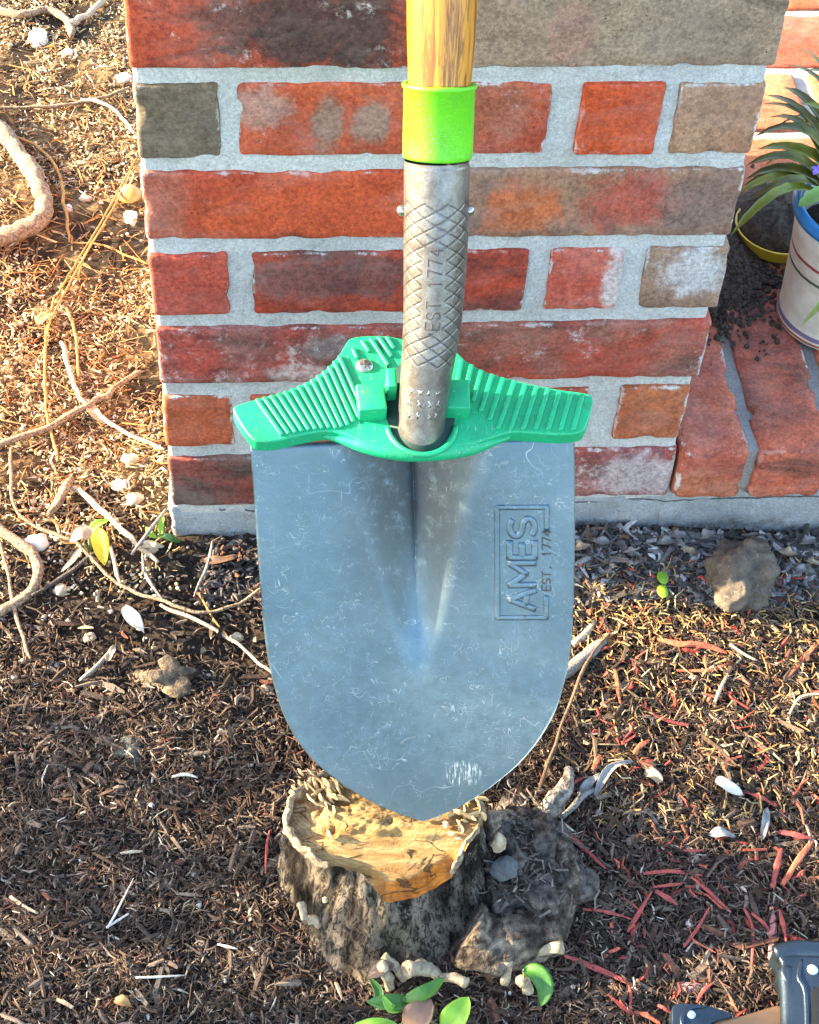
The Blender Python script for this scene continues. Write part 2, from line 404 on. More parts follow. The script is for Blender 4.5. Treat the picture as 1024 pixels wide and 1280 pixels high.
def green_mat(name, c):
    k = NT(name); v = k.coords(); n = k.noise(v, 60, 5, 0.7); n3 = k.noise(v, 420, 4, 0.7)
    col = k.mix(k.ss(n, 0.35, 0.7), c, tuple(x*0.8 for x in c))
    sc = k.math('MULTIPLY', k.ss(n3, 0.62, 0.72), k.ss(n, 0.42, 0.6))
    col = k.mix(k.math('MULTIPLY', sc, 0.45), col, (0.42, 0.70, 0.55))
    d = k.math('MULTIPLY', k.ss(k.noise(v, 26, 6, 0.75, 0.5), 0.52, 0.68), k.ss(n3, 0.4, 0.6)); col = k.mix(k.math('MULTIPLY', d, 0.5), col, (0.05, 0.09, 0.045))
    h = k.noise(k.coords(sc=(1, 0.1, 1)), 620, 2, 0.7); col = k.mix(k.math('MULTIPLY', k.math('MULTIPLY', k.ss(h, 0.62, 0.7), k.ss(n, 0.5, 0.6)), 0.5), col, (0.35, 0.65, 0.48))
    k.bump(n3, 0.0006, 0.6); return k.fin(col, k.ss(n, 0.3, 0.7, 0.36, 0.55), 0, 0.5)
M_STEP = green_mat('emerald_plastic', (0.006, 0.36, 0.14)); M_COLLAR = green_mat('lime_plastic', (0.13, 0.55, 0.01))
def wood_mat():
    k = NT('varnished_ash'); v = k.coords(sc=(1, 1, 0.06)); w = k.noise(v, 190, 5, 0.7, 0.8); f = k.noise(k.coords(sc=(1, 1, 0.035)), 900, 3, 0.7)
    c = k.mix(k.ss(w, 0.46, 0.60), (0.56, 0.22, 0.016), (0.20, 0.058, 0.006))
    c = k.mix(k.math('MULTIPLY', k.ss(f, 0.58, 0.68), 0.7), c, (0.12, 0.045, 0.012))
    k.bump(f, 0.0003, 0.5); return k.fin(c, 0.35, 0, 0.5)
M_WOOD = wood_mat()
M_DARKMETAL = simple('engraved_shadow_metal', (0.10, 0.09, 0.08), None, rough=0.6, metal=0.6)
M_RIVET = simple('rivet_steel', (0.45, 0.44, 0.42), (0.3, 0.28, 0.26), 300, 0.3, 0.9)

# ------------------------------------------------------------------ the setting: ground, footing
def grid_axis(lo, hi, step, far):
    a = np.arange(lo, hi+step, step); out = []; d = step
    x = hi
    while x < far: d *= 1.35; x += d; out.append(x)
    neg = []; d = step; x = lo
    while x > -far: d *= 1.35; x -= d; neg.append(x)
    return np.concatenate([neg[::-1], a, out])
gx = grid_axis(-420, 760, 5, 60000); gy = grid_axis(-620, 950, 5, 60000)
GX, GY = np.meshgrid(gx, gy); GZ = G(GX, GY)
inner = (GX > -500) & (GX < 900) & (GY > -700) & (GY < 1100)
GZ = GZ + np.where(inner, 2.2*fbm(GX/14, GY/14, 21.0, 3), 0)
nx_, ny_ = len(gx), len(gy)
I = np.arange(nx_*ny_).reshape(ny_, nx_)
quads = np.stack([I[:-1, :-1], I[:-1, 1:], I[1:, 1:], I[1:, :-1]], -1).reshape(-1, 4)
gme = fast_mesh('ground', np.stack([GX, GY, GZ], -1).reshape(-1, 3), quads, None, None, True)
def ground_mat():
    k = NT('bed_soil'); v = k.coords()
    x, y, z = k.sep(v); n1 = k.noise(v, 7, 5, 0.65); n2 = k.noise(v, 70, 6, 0.75); n3 = k.noise(v, 400, 5, 0.8)
    c = k.mix(k.ss(n2, 0.35, 0.68), (0.022, 0.015, 0.011), (0.065, 0.043, 0.028))
    t = k.math('MULTIPLY', k.ss(k.math('ADD', y, k.math('MULTIPLY', k.math('SUBTRACT', n1, 0.5), 0.16)), -0.03, 0.07), k.ss(x, 0.0, 0.12, 1, 0))
    c2 = k.mix(k.ss(n2, 0.38, 0.62), (0.07, 0.04, 0.02), (0.26, 0.165, 0.075))
    c2 = k.mix(k.ss(k.noise(v, 11, 5, 0.7), 0.45, 0.56), c2, (0.036, 0.024, 0.015))
    c = k.mix(t, c, c2)
    c = k.mix(0.7, c, k.mix(k.ss(n3, 0.3, 0.7), (0.5,)*3, (1.5,)*3), 'MULTIPLY')
    k.bump(k.math('ADD', n2, k.math('MULTIPLY', n3, 0.6)), 0.004, 1.0)
    return k.fin(c, 0.95, 0, 0.15)
tag(obj('ground', gme, ground_mat()), kind='structure')

fd = tag(obj('foundation', None), kind='structure')
V, F = rbox(404, 396, 130, 4, (110, 4, 34), 2.6, 0.05, 3.1); V = V+np.array([200, 200.5, -57])
obj('concrete_footing', new_mesh('concrete_footing', V, F), M_CONC, fd)
V, F = rbox(1000, 900, 128, 5, (200, 4, 34), 3.0, 0.045, 8.4); V = V+np.array([897, 452, -46])
obj('concrete_footing', new_mesh('concrete_footing', V, F), M_CONC, fd)

# ------------------------------------------------------------------ brick pier
CH = 67.7; JT = 11.0; W = 400.0; NC = 9
pier = thing('brick_pier', 'square red and brown brick pier with pale mortar behind the shovel', 'pillar', (200, 0, 0))
def xof(px, k):                    # photo column -> x on the pier face at mid height of course k
    Z = (k-0.42)*CH
    lo, hi = -50.0, 450.0
    for _ in range(40):
        m = (lo+hi)/2; d = np.array([m, 0, Z])-CAM
        q = 512+FPX*np.dot(d, CR)/np.dot(d, CF)
        if q < px: lo = m
        else: hi = m
    return m
WHT = (0.58, 0.56, 0.54)
ROWS = {
 1: [(0, 194, dict(base=(0.13, 0.085, 0.075), second=(0.24, 0.075, 0.06), dk=0.55, white=0.15)),
     (205, 400, dict(base=(0.36, 0.09, 0.08), second=(0.22, 0.12, 0.13), dk=0.5, white=0.7, spots=((72, -4, 34, 24, (0.48, 0.44, 0.45), 0.8),)))],
 2: [(0, xof(293, 2), dict(base=(0.42, 0.135, 0.065), second=(0.36, 0.11, 0.05), dk=0.0, white=0.1)),
     (xof(293, 2)+12, xof(745, 2)-8, dict(base=(0.4, 0.12, 0.07), dk=0.2)),
     (xof(770, 2), 398, dict(base=(0.40, 0.17, 0.085), second=(0.36, 0.14, 0.07), dk=0.0, white=0.08, edge=1.2))],
 3: [(0, 194, dict(base=(0.38, 0.095, 0.075), second=(0.26, 0.13, 0.12), dk=0.45, white=0.75, spots=((30, 6, 24, 12, (0.24, 0.21, 0.20), 0.8), (20, -18, 40, 10, WHT, 0.55)))),
     (205, 402, dict(base=(0.40, 0.095, 0.065), second=(0.30, 0.15, 0.12), dk=0.5, white=0.6))],
 4: [(0, xof(287, 4), dict(base=(0.43, 0.115, 0.085), second=(0.40, 0.09, 0.06), dk=0.1, white=0.3)),
     (xof(315, 4), xof(658, 4), dict(base=(0.42, 0.085, 0.05), second=(0.24, 0.065, 0.05), dk=0.7, white=0.2, spots=((-50, 4, 70, 17, (0.15, 0.085, 0.075), 0.75),))),
     (xof(683, 4), xof(776, 4), dict(base=(0.50, 0.15, 0.11), second=(0.42, 0.085, 0.06), dk=0.1, white=0.6, spots=((22, 0, 9, 30, WHT, 0.8),))),
     (xof(803, 4), xof(907, 4), dict(base=(0.34, 0.22, 0.15), second=(0.27, 0.18, 0.13), dk=0.2, white=0.25, spots=((8, 10, 26, 21, (0.50, 0.49, 0.48), 0.95),)))],
 5: [(0, 194, dict(base=(0.46, 0.105, 0.045), second=(0.37, 0.08, 0.045), dk=0.1, white=0.2, spots=((-86, 0, 18, 40, (0.40, 0.13, 0.08), 0.7),))),
     (205, 400, dict(base=(0.33, 0.19, 0.12), second=(0.24, 0.15, 0.11), dk=0.3, white=0.2, spots=((-52, 0, 30, 22, (0.46, 0.13, 0.05), 0.9), (22, 2, 32, 24, (0.40, 0.09, 0.06), 0.9), (72, 0, 26, 25, (0.20, 0.145, 0.12), 0.7))))],
 6: [(0, xof(274, 6), dict(base=(0.155, 0.125, 0.085), second=(0.12, 0.10, 0.07), dk=0.05, white=0.05)),
     (xof(297, 6), xof(687, 6), dict(base=(0.47, 0.125, 0.055), second=(0.37, 0.095, 0.055), dk=0.15, white=0.45, spots=((-42, -2, 10, 22, (0.24, 0.17, 0.13), 0.85), (-16, -2, 11, 19, (0.26, 0.20, 0.16), 0.8), (-80, 10, 22, 14, (0.40, 0.24, 0.19), 0.8), (62, 4, 26, 20, (0.33, 0.12, 0.07), 0.7)))),
     (xof(722, 6), xof(825, 6), dict(base=(0.50, 0.105, 0.035), second=(0.45, 0.09, 0.035), dk=0.0, white=0.5)),
     (xof(844, 6), 401, dict(base=(0.38, 0.235, 0.15), second=(0.33, 0.19, 0.12), dk=0.0, white=0.25))],
 7: [(0, 194, dict(base=(0.44, 0.10, 0.05), second=(0.36, 0.085, 0.05), dk=0.4, white=0.5, spots=((18, 0, 62, 36, (0.055, 0.045, 0.042), 0.92), (-36, 6, 26, 24, (0.16, 0.075, 0.06), 0.75), (84, 4, 22, 26, (0.42, 0.09, 0.045), 0.7)))),
     (205, 402, dict(base=(0.37, 0.275, 0.19), second=(0.28, 0.21, 0.15), dk=0.15, white=0.25, spots=((-36, -4, 14, 22, (0.38, 0.20, 0.15), 0.6),)))],
 8: [(0, 52, dict(base=(0.42, 0.11, 0.07))), (64, 258, dict(base=(0.4, 0.11, 0.06))), (272, 324, dict(base=(0.35, 0.2, 0.13))), (336, 400, dict(base=(0.4, 0.12, 0.07)))],
 9: [(0, 194, dict(base=(0.44, 0.12, 0.07))), (206, 400, dict(base=(0.4, 0.11, 0.07)))],
}
sd = 0
for k, row in ROWS.items():
    zc = (k-1)*CH + JT + (CH-JT)/2
    for j, (x0, x1, kw) in enumerate(row):
        sd += 1
        L = x1-x0; H = CH-JT + rnd.uniform(-1.5, 1.0)
        V, F = rbox(L, 92, H, 3.2, (max(6, int(L/5)), 3, 11), 0.8, 0.03, sd*1.37, 2.4)
        # each brick slightly racked so the courses are not ruled lines
        tilt = rnd.uniform(-0.008, 0.008); V[:, 2] += V[:, 0]*tilt
        m = brick_mat('brick_face', seed=sd*0.73, half=(L/2, H/2), **kw)
        loc = ((x0+x1)/2 + rnd.uniform(-0.6, 0.6), 46 + rnd.uniform(-1.2, 0.8), zc + rnd.uniform(-0.8, 0.8))
        obj('brick', new_mesh('brick', V, F), m, pier, (loc[0]-200, loc[1], loc[2]))
# return faces of the pier (bricks along the left, right and rear)
side_m = [brick_mat('brick_side', b, half=(97, 28), seed=20+i) for i, b in enumerate([(0.42, 0.11, 0.06), (0.36, 0.12, 0.08), (0.33, 0.2, 0.14)])]
sV, sF = rbox(194, 92, 56, 3.2, (10, 3, 4), 1.0, 0.03, 77, 3.0); side_me = [new_mesh('brick', sV, sF) for _ in side_m]
for i, m in enumerate(side_m): side_me[i].materials.append(m)
for k in range(1, NC+1):
    zc = (k-1)*CH + JT + (CH-JT)/2
    for xs in (46.0, 354.0):
        for yc in ((201, 353) if k % 2 else (190, 340)):
            o = obj('brick', side_me[rnd.randrange(3)], None, pier, (xs-200+rnd.uniform(-.8, .8), yc, zc)); o.rotation_euler[2] = math.pi/2
            if yc > 300: o.scale[0] = 0.47
# mortar: one core whose face sits just behind the brick faces and is tooled unevenly
V, F = rbox(397, 394, NC*CH+4, 3, (90, 4, 130), 0.0)
for i, p in enumerate(V):
    if p[1] < -190:
        V[i, 1] += 1.4*mn.noise(Vector((p[0]*0.03, p[2]*0.05, 1.0))) + 0.9*mn.noise(Vector((p[0]*0.12, p[2]*0.14, 4.0)))
V = V+np.array([0, 200.2, NC*CH/2])
obj('mortar', new_mesh('mortar', V, F), M_MORTAR, pier)

# ------------------------------------------------------------------ brick step and porch floor to the right
TOPZ = 67.0
step = thing('brick_step', 'red brick step edge beside the pier with worn front corners', 'step', (560, 0, 10))
STX = [(403.5, 459.0), (464.5, 525.0), (534, 590), (601, 657), (668, 724), (735, 791)]
scol = [dict(base=(0.45, 0.16, 0.10), second=(0.34, 0.115, 0.085), dk=0.3, white=0.15, spots=((0, -18, 40, 24, (0.44, 0.15, 0.075), 0.8),)),
        dict(base=(0.45, 0.145, 0.09), second=(0.28, 0.125, 0.10), dk=0.4, white=0.25)]
for i, (x0, x1) in enumerate(STX):
    L = x1-x0
    V, F = rbox(L, 196, 56, 5.0, (8, 24, 7), 1.6, 0.03, 31+i*3.3, 6.0)
    V[:, 0] += 3.0*np.sin(V[:, 1]*0.02+i)*0.5
    m = brick_mat('step_brick_face', seed=9+i*2.2, half=(L/2, 28), hy=98, edge=1.5, **scol[i % 2])
    obj('brick', new_mesh('brick', V, F), m, step, ((x0+x1)/2-560, 98-7, TOPZ-28-10))
V, F = rbox(398, 194, 46, 3, (70, 12, 8), 1.2, 0.05, 5.5); V = V+np.array([403+199-560, 97-2, 13+23-10+4])
obj('mortar', new_mesh('mortar', V, F), mortar_mat('step_mortar', (0.34, 0.32, 0.29), 0.95), step)

porch = tag(obj('porch_floor', None), kind='structure')
V, F = rbox(1000, 1500, 60, 3, (30, 30, 2), 1.0, 0.03, 2.2); V = V+np.array([903, 200+750, TOPZ-4-30])
obj('mortar_bed', new_mesh('mortar_bed', V, F), mortar_mat('floor_mortar', (0.46, 0.42, 0.36), 0.6), porch)
fm = [brick_mat('paver_face', b, half=(97, 46), seed=40+i, dk=0.25, white=0.3) for i, b in enumerate([(0.46, 0.17, 0.08), (0.42, 0.12, 0.07), (0.44, 0.21, 0.11)])]
pV, pF = rbox(194, 92, 50, 4, (14, 8, 2), 1.0, 0.03, 12, 3.0); pme = []
for m in fm: q = new_mesh('brick', pV, pF); q.materials.append(m); pme.append(q)
row = 0; y = 252.0
while y < 1650:
    x = 420 + (100 if row % 2 else 0) + 90
    while x < 1000:
        o = obj('brick', pme[rnd.randrange(3)], None, porch, (x+rnd.uniform(-2, 2), y+rnd.uniform(-1.5, 1.5), TOPZ-25+rnd.uniform(-1, 1)))
        o.rotation_euler[2] = rnd.uniform(-0.012, 0.012); x += 206
    y += 104; row += 1

# ------------------------------------------------------------------ the shovel
TIP = np.array([175.0, -308.0, 38.0])
A_ = at(315, 565, 1008.0); B_ = at(717, 548, 1008.0); MID = (A_+B_)/2
vv = MID-TIP; vv /= np.linalg.norm(vv)
uu = B_-A_; uu -= vv*np.dot(uu, vv); uu /= np.linalg.norm(uu)
nn = np.cross(uu, vv)
if np.dot(nn, CAM-TIP) < 0: nn = -nn
RB = Matrix(((uu[0], vv[0], nn[0]), (uu[1], vv[1], nn[1]), (uu[2], vv[2], nn[2])))
shovel = thing('shovel', 'round point shovel with green foot step stuck upright in the stump', 'shovel', TIP)
def bl(px, py):
    P = on_plane(px, py, TIP, nn)-TIP
    return np.dot(P, uu), np.dot(P, vv)
LE = [bl(*p) for p in [(314, 565), (317, 600), (321, 660), (326, 730), (331, 790), (338, 835), (352, 885), (372, 925), (400, 957), (440, 988), (480, 1010), (508, 1020)]]
RE = [bl(*p) for p in [(717, 548), (718, 600), (718, 660), (717, 730), (715, 790), (709, 835), (695, 885), (672, 925), (645, 957), (603, 991), (572, 1010), (548, 1020)]]
VT = None
def prof(tab, sgn):
    v = np.array([t[1] for t in tab])[::-1]; u = np.array([t[0] for t in tab])[::-1]*sgn
    v = np.concatenate([[0], v, [VT+20]]); u = np.concatenate([[0], u, [u[-1]]])
    return v, u
HT = min(LE[0][1], RE[0][1]); VT = HT+5.0
vL, uL = prof(LE, -1); vR, uR = prof(RE, 1)
def surf(u, v):
    """height of the blade face: a slight dish, and the frog pressed in below the socket"""
    a = np.clip((v-HT*0.40)/(HT*0.60), 0, 1); wd = 13 + 42*a**1.5
    x = np.clip(np.abs(u)/wd, 0, 1)
    vee = np.clip(1-x, 0, 1); vee = np.where(vee < 0.3, vee*vee/0.6, vee-0.15)/0.85          # upper frog: straight flanks meeting in a crease
    trough = (0.5+0.5*np.cos(np.pi*x))**0.9                                                   # lower frog: a rounded trough
    k_ = sst(0.10, 0.75, a); sh_ = vee*k_+trough*(1-k_)
    end = sst(HT*0.37, HT*0.56, v)
    w = -(1.5+27.5*a**1.15)*end*sh_ - 1.0*k_*end*np.exp(-np.abs(u)/1.8)
    w = w + 5.5*(u/105.0)**2 + 2.0*np.exp(-((u-62)/26)**2)*sst(HT*.75, HT, v)
    w = w + 24*sst(HT-13, HT-2, v)*np.exp(-(u/16)**4)            # runs out into the socket
    return w
nr, ncx = 110, 171
tv = np.linspace(0, 1, nr)**1.5*VT
Vb = []
aw = np.interp(tv, vL, uL); bw = np.interp(tv, vR, uR)
for _ in range(14):
    for q in (aw, bw): q[1:-1] = (q[:-2]+2*q[1:-1]+q[2:])/4
for v, a, b in zip(tv, aw, bw):
    q = np.linspace(-1, 1, ncx); q = np.sign(q)*np.abs(q)**1.45
    u = np.where(q < 0, q*a, q*b)
    Vb.append(np.stack([u, np.full(ncx, v), surf(u, np.full(ncx, v))], 1))
Vb = np.array(Vb).reshape(-1, 3); nb = len(Vb)
# smooth the outline so the sampled corners do not show
Vall = np.vstack([Vb, Vb-np.array([0, 0, 2.2])])
I = np.arange(nb).reshape(nr, ncx); Fb = []
for i in range(nr-1):
    for j in range(ncx-1):
        Fb.append([I[i, j], I[i, j+1], I[i+1, j+1], I[i+1, j]]); Fb.append([nb+I[i, j], nb+I[i+1, j], nb+I[i+1, j+1], nb+I[i, j+1]])
    for j in (0, ncx-1): Fb.append([I[i, j], I[i+1, j], nb+I[i+1, j], nb+I[i, j]])
for j in range(ncx-1): Fb.append([I[-1, j], I[-1, j+1], nb+I[-1, j+1], nb+I[-1, j]])
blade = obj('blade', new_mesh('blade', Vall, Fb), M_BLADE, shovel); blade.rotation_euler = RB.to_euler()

def strokes(lines, wd, ht, bevel=0.35):
    """rounded raised bars along 2-D polylines (letters pressed up from the sheet)"""
    parts = []
    for ln in lines:
        P = np.array([(p[0], p[1], 0) for p in ln], float)
        if len(P) > 6:
            t0 = np.linspace(0, len(P)-1, len(P)*3); Q = np.stack([np.interp(t0, np.arange(len(P)), P[:, i]) for i in range(3)], 1)
            for _ in range(6): Q[1:-1] = (Q[:-2]+2*Q[1:-1]+Q[2:])/4
            D = np.gradient(Q, axis=0); D /= np.linalg.norm(D, axis=1, keepdims=True); m = 8; V = []; F = []
            for q, d in zip(Q, D):
                nrm = np.array([-d[1], d[0], 0])
                for s_, z_ in ((-wd/2, -0.6), (-wd/2, ht*0.45), (-wd/2+bevel, ht*0.85), (-wd*.2, ht), (wd*.2, ht), (wd/2-bevel, ht*0.85), (wd/2, ht*0.45), (wd/2, -0.6)): V.append(q+nrm*s_+np.array([0, 0, z_]))
            for i in range(len(Q)-1):
                for j in range(m-1): F.append([i*m+j, (i+1)*m+j, (i+1)*m+j+1, i*m+j+1])
            F.append(list(range(m))); F.append([(len(Q)-1)*m+j for j in range(m)][::-1]); parts.append((V, F)); continue
        for a, b in zip(P[:-1], P[1:]):
            d = b-a; L = np.linalg.norm(d); d /= L; nrm = np.array([-d[1], d[0], 0])
            prof_ = [(-wd/2, -0.6), (-wd/2, ht*0.45), (-wd/2+bevel, ht*0.85), (-wd*.2, ht), (wd*.2, ht), (wd/2-bevel, ht*0.85), (wd/2, ht*0.45), (wd/2, -0.6)]
            ns = max(2, int(L/2.0)); V = []; F = []; m = len(prof_)
            for i in range(ns+1):
                c = a-d*wd*0.25+(d*(L+wd*0.5))*i/ns
                for s, z in prof_: V.append(c+nrm*s+np.array([0, 0, z]))
            for i in range(ns):
                for j in range(m-1): F.append([i*m+j, (i+1)*m+j, (i+1)*m+j+1, i*m+j+1])
            F.append(list(range(m))); F.append([ns*m+j for j in range(m)][::-1])
            parts.append((V, F))
    return join(parts)
# the pressed maker's mark: reads upwards along the right side of the blade
c0 = np.array(bl(652, 702)); ex = np.array(bl(655, 640))-np.array(bl(655, 765)); ex /= np.linalg.norm(ex)   # reading direction
ey = np.array([-ex[1], ex[0]])                                                                              # letter-up direction
BL = np.linalg.norm(np.array(bl(620, 632))-np.array(bl(622, 770))); BHt = np.linalg.norm(np.array(bl(621, 700))-np.array(bl(682, 700)))
def to_blade(V, c=(0, 0)):
    V = np.asarray(V, float); o = c0+ex*c[0]+ey*c[1]
    u = o[0]+V[:, 0]*ex[0]+V[:, 1]*ey[0]; v = o[1]+V[:, 0]*ex[1]+V[:, 1]*ey[1]
    return np.stack([u, v, surf(u, v)+V[:, 2]], 1)
hx, hy = BL/2, BHt/2
frame = [[(-hx, -hy), (-hx, hy), (hx, hy), (hx, -hy), (hx*0.60, -hy)], [(-hx, -hy), (-hx*0.62, -hy)]]
V, F = strokes(frame, 3.4, 1.0)
lh = hy*1.02; y0 = -hy*0.52
def letter(shape, x, w, h): return [[(x+px*w, y0+py*h) for px, py in ln] for ln in shape]
LET = {'A': [[(0, 0), (0.5, 1), (1, 0)], [(0.22, 0.34), (0.78, 0.34)]], 'M': [[(0, 0), (0, 1), (0.5, 0.35), (1, 1), (1, 0)]],
       'E': [[(1, 0), (0, 0), (0, 1), (1, 1)], [(0, 0.5), (0.85, 0.5)]],
       'S': [[(0.5+0.5*math.cos(a)*(1 if a < 4.4 else 1), 0.74+0.26*math.sin(a)) for a in np.linspace(0.5, 4.4, 10)] + [(0.5+0.5*math.cos(a), 0.25+0.25*math.sin(a)) for a in np.linspace(1.3, -2.6, 10)]],
       'T': [[(0, 1), (1, 1)], [(0.5, 1), (0.5, 0)]], '1': [[(0.2, 0.8), (0.55, 1), (0.55, 0)]], '7': [[(0, 1), (1, 1), (0.4, 0)]], '4': [[(0.75, 0), (0.75, 1), (0, 0.3), (1, 0.3)]], '.': [[(0.4, 0), (0.6, 0.03)]]}
ls = []; x = -hx*0.84
for ch, w in (('A', 0.34), ('M', 0.40), ('E', 0.28), ('S', 0.32)):
    ls += letter(LET[ch], x, w*hx, lh); x += (w+0.10)*hx
mk = obj('maker_mark', new_mesh('maker_mark', *(lambda a: (to_blade(a[0]), a[1]))(join([(V, F), strokes(ls, 4.2, 1.15)])), smooth=True), M_BLADE, blade)
def word(txt, x0, x1, yb, h, gap=0.35):
    u_ = (x1-x0)/(len(txt)*(1+gap)-gap); out = []
    for i_, ch in enumerate(txt):
        if ch == ' ': continue
        out += [[(x0+i_*(1+gap)*u_+px*u_, yb+py*h) for px, py in l_] for l_ in LET[ch]]
    return out
V, F = strokes(word('EST. 1774', -hx*0.50, hx*0.58, -hy-2.6, 5.2), 0.95, 0.55, 0.15)
obj('year_mark', new_mesh('year_mark', to_blade(V), F, smooth=False), M_DARKMETAL, blade)

# socket, collar, handle: one path in the plane of the handle
SB = on_plane(527, 535, TIP+nn*9, nn)
def handle_line(dtop):
    T = at(553, 0, dtop); d = T-SB; d /= np.linalg.norm(d); return T, d
lo, hi = 780.0, 1000.0
for _ in range(50):
    m = (lo+hi)/2; T, d = handle_line(m); q = SB+d*((612-SB[2])/d[2])
    if q[1] < -24: lo = m
    else: hi = m
TOPP, HD = handle_line(m)
hn = np.cross(HD, CR); hn /= np.linalg.norm(hn)
def hp(px, py): return on_plane(px, py, SB, hn)
def wid(l, r, y):
    return hp((l+r)/2, y), (r-l)/2/FPX*depth(hp((l+r)/2, y))
SO = [wid(*a) for a in ((497, 556, 536), (500, 563, 480), (504.5, 578, 400), (504.5, 585.5, 300), (505, 587.5, 200))]
below = SO[0][0]-HD*9
P = np.array([below]+[s[0] for s in SO]); R = np.array([SO[0][1]*0.97]+[s[1] for s in SO])
tt = np.linspace(0, len(P)-1, 420); Ps = np.stack([np.interp(tt, np.arange(len(P)), P[:, i]) for i in range(3)], 1)
for _ in range(500): Ps[1:-1] = (Ps[:-2]+2*Ps[1:-1]+Ps[2:])/4
Rs = np.interp(tt, np.arange(len(P)), R)
T = np.gradient(Ps, axis=0); arc = np.concatenate([[0], np.cumsum(np.linalg.norm(np.diff(Ps, axis=0), axis=1))]); T /= np.linalg.norm(T, axis=1, keepdims=True)
# frame: theta = 0 looks at the camera
nth = 220; th = np.linspace(-math.pi, math.pi, nth, endpoint=False)
sV = []; sC = []
tot = arc[-1]; v0 = arc[70]
mmr = 13.5
for i in range(len(Ps)):
    fr = CAM-Ps[i]; fr -= T[i]*np.dot(fr, T[i]); fr /= np.linalg.norm(fr); sd_ = np.cross(T[i], fr)
    a = arc[i]; s = (a-v0)/(tot-v0)                      # 0 at the step .. 1 at the collar
    q = th*mmr
    ph = th + 0.12                                        # the plain panel with the year is left of the middle
    g = np.zeros(nth)
    if 0.27 < s < 0.87:
        P1 = (q*0.82 + a)/8.0; P2 = (q*0.82 - a)/8.0
        l1 = np.abs(P1-np.round(P1)); l2 = np.abs(P2-np.round(P2))
        g = np.maximum(np.exp(-(l1/0.045)**2), np.exp(-(l2/0.045)**2))
        if 0.40 < s < 0.71: g = g*sst(0.34, 0.42, np.abs(ph-0.10))
        g = g*sst(0.27, 0.275, s)*(1-sst(0.865, 0.87, s))
    r = Rs[i]-0.4*g
    if s > 0.985: r = r*0.985
    sV.append(Ps[i]+r[:, None]*(np.cos(th)[:, None]*fr+np.sin(th)[:, None]*sd_))
    sC.append(np.repeat((1-0.6*g)[:, None], 3, 1))
sV = np.array(sV).reshape(-1, 3); sC = np.array(sC).reshape(-1, 3)
I = np.arange(len(sV)).reshape(len(Ps), nth); J = np.roll(I, -1, axis=1)
quads = np.stack([I[:-1], J[:-1], J[1:], I[1:]], -1).reshape(-1, 4)
socket = obj('socket', fast_mesh('socket', rel(sV, TIP), quads, None, sC, True), M_SOCKET, shovel)
def on_socket(px_off, a, lift, th0=0.0):
    """point on the socket skin: arc-length a along it, px_off mm around it"""
    i = int(np.clip(np.searchsorted(arc, a), 1, len(arc)-1))
    fr = CAM-Ps[i]; fr -= T[i]*np.dot(fr, T[i]); fr /= np.linalg.norm(fr); sd_ = np.cross(T[i], fr)
    t_ = px_off/Rs[i]+th0
    return Ps[i]+T[i]*(a-arc[i])+(Rs[i]+lift)*(math.cos(t_)*fr+math.sin(t_)*sd_), fr, sd_
ln = (0.72-0.425)*(tot-v0); am = v0+0.565*(tot-v0)
V, F = strokes(word('EST 1774', -ln/2, ln/2, -4.2, 8.4, 0.55), 1.0, 0.25, 0.2)
Q = []
sgn = 1.0 if np.dot(np.cross(T[200], CAM-Ps[200]), CR) > 0 else -1.0
for p in V:
    Q.append(on_socket(-p[1]*sgn, am+p[0], 0.05+p[2], -0.0)[0])
obj('year_stamp', new_mesh('year_stamp', rel(Q, TIP), F, smooth=False), M_DARKMETAL, socket)
# tiny worn raised characters near the foot of the socket: too worn to read, so only broken strokes
wl = []
for rr in range(3):
    for cc in range(4):
        x0 = -9+cc*5.6+rnd.uniform(-1, 1); y0_ = 12+rr*7.5
        wl.append([(x0, y0_), (x0+rnd.uniform(1, 2.6), y0_+rnd.uniform(1.5, 4))])
        wl.append([(x0+rnd.uniform(1, 2.6), y0_), (x0+rnd.uniform(0, 1), y0_+rnd.uniform(2, 4))])
V, F = strokes(wl, 0.7, 0.18, 0.15)
obj('worn_stamp', new_mesh('worn_stamp', rel([on_socket(p[0], v0+p[1], p[2])[0] for p in V], TIP), F), socket.data.materials[0] if False else M_RIVET, socket)
for sx, (px, py) in ((-1, (503, 263)), (1, (586.5, 263))):
    c = hp(px, py); V, F = rock(3.4, 3.4, 3.4, 1.0, 2, 0.0)
    obj('rivet', new_mesh('rivet', rel(V+c, TIP), F), M_RIVET, socket)
# collar with a lip, and the ash handle running on up past the pier top
c1, r1 = wid(503.5, 590.5, 197); c2, r2 = wid(505, 594.5, 104)
ax_ = (c2-c1); L_ = np.linalg.norm(ax_); ax_ /= L_
zq = Vector(ax_).to_track_quat('Z', 'Y')
pr = [(r1-1.6, 0.6), (r1-0.5, 0), (r1, 0.8), (r1+0.15, 3), (r2, L_-3.0), (r2+1.0, L_-2.2), (r2+1.1, L_-0.6), (r2+0.5, L_), (r2-1.6, L_), (r2-2.4, L_-5)]
V, F = lathe(pr, 72)
co = obj('collar', new_mesh('collar', V, F), M_COLLAR, shovel, c1-TIP); co.rotation_euler = zq.to_euler()
ha, ra = wid(510.5, 589.5, 104); hb, rb = wid(508.5, 597.5, 0)
hl = 900.0; dz = np.linalg.norm(hb-ha)
pr = [(0.1, -30), (ra-0.3, -30), (ra, 0), ((ra+rb)/2+0.3, dz*0.5), (rb, dz), (rb+0.2, dz*1.5), (rb, hl-25), (rb*0.8, hl-6), (rb*0.3, hl), (0.1, hl)]
V, F = lathe(pr, 64)
hd = obj('handle', new_mesh('handle', V, F), M_WOOD, shovel, ha-TIP); hd.rotation_euler = Vector(hb-ha).to_track_quat('Z', 'Y').to_euler()

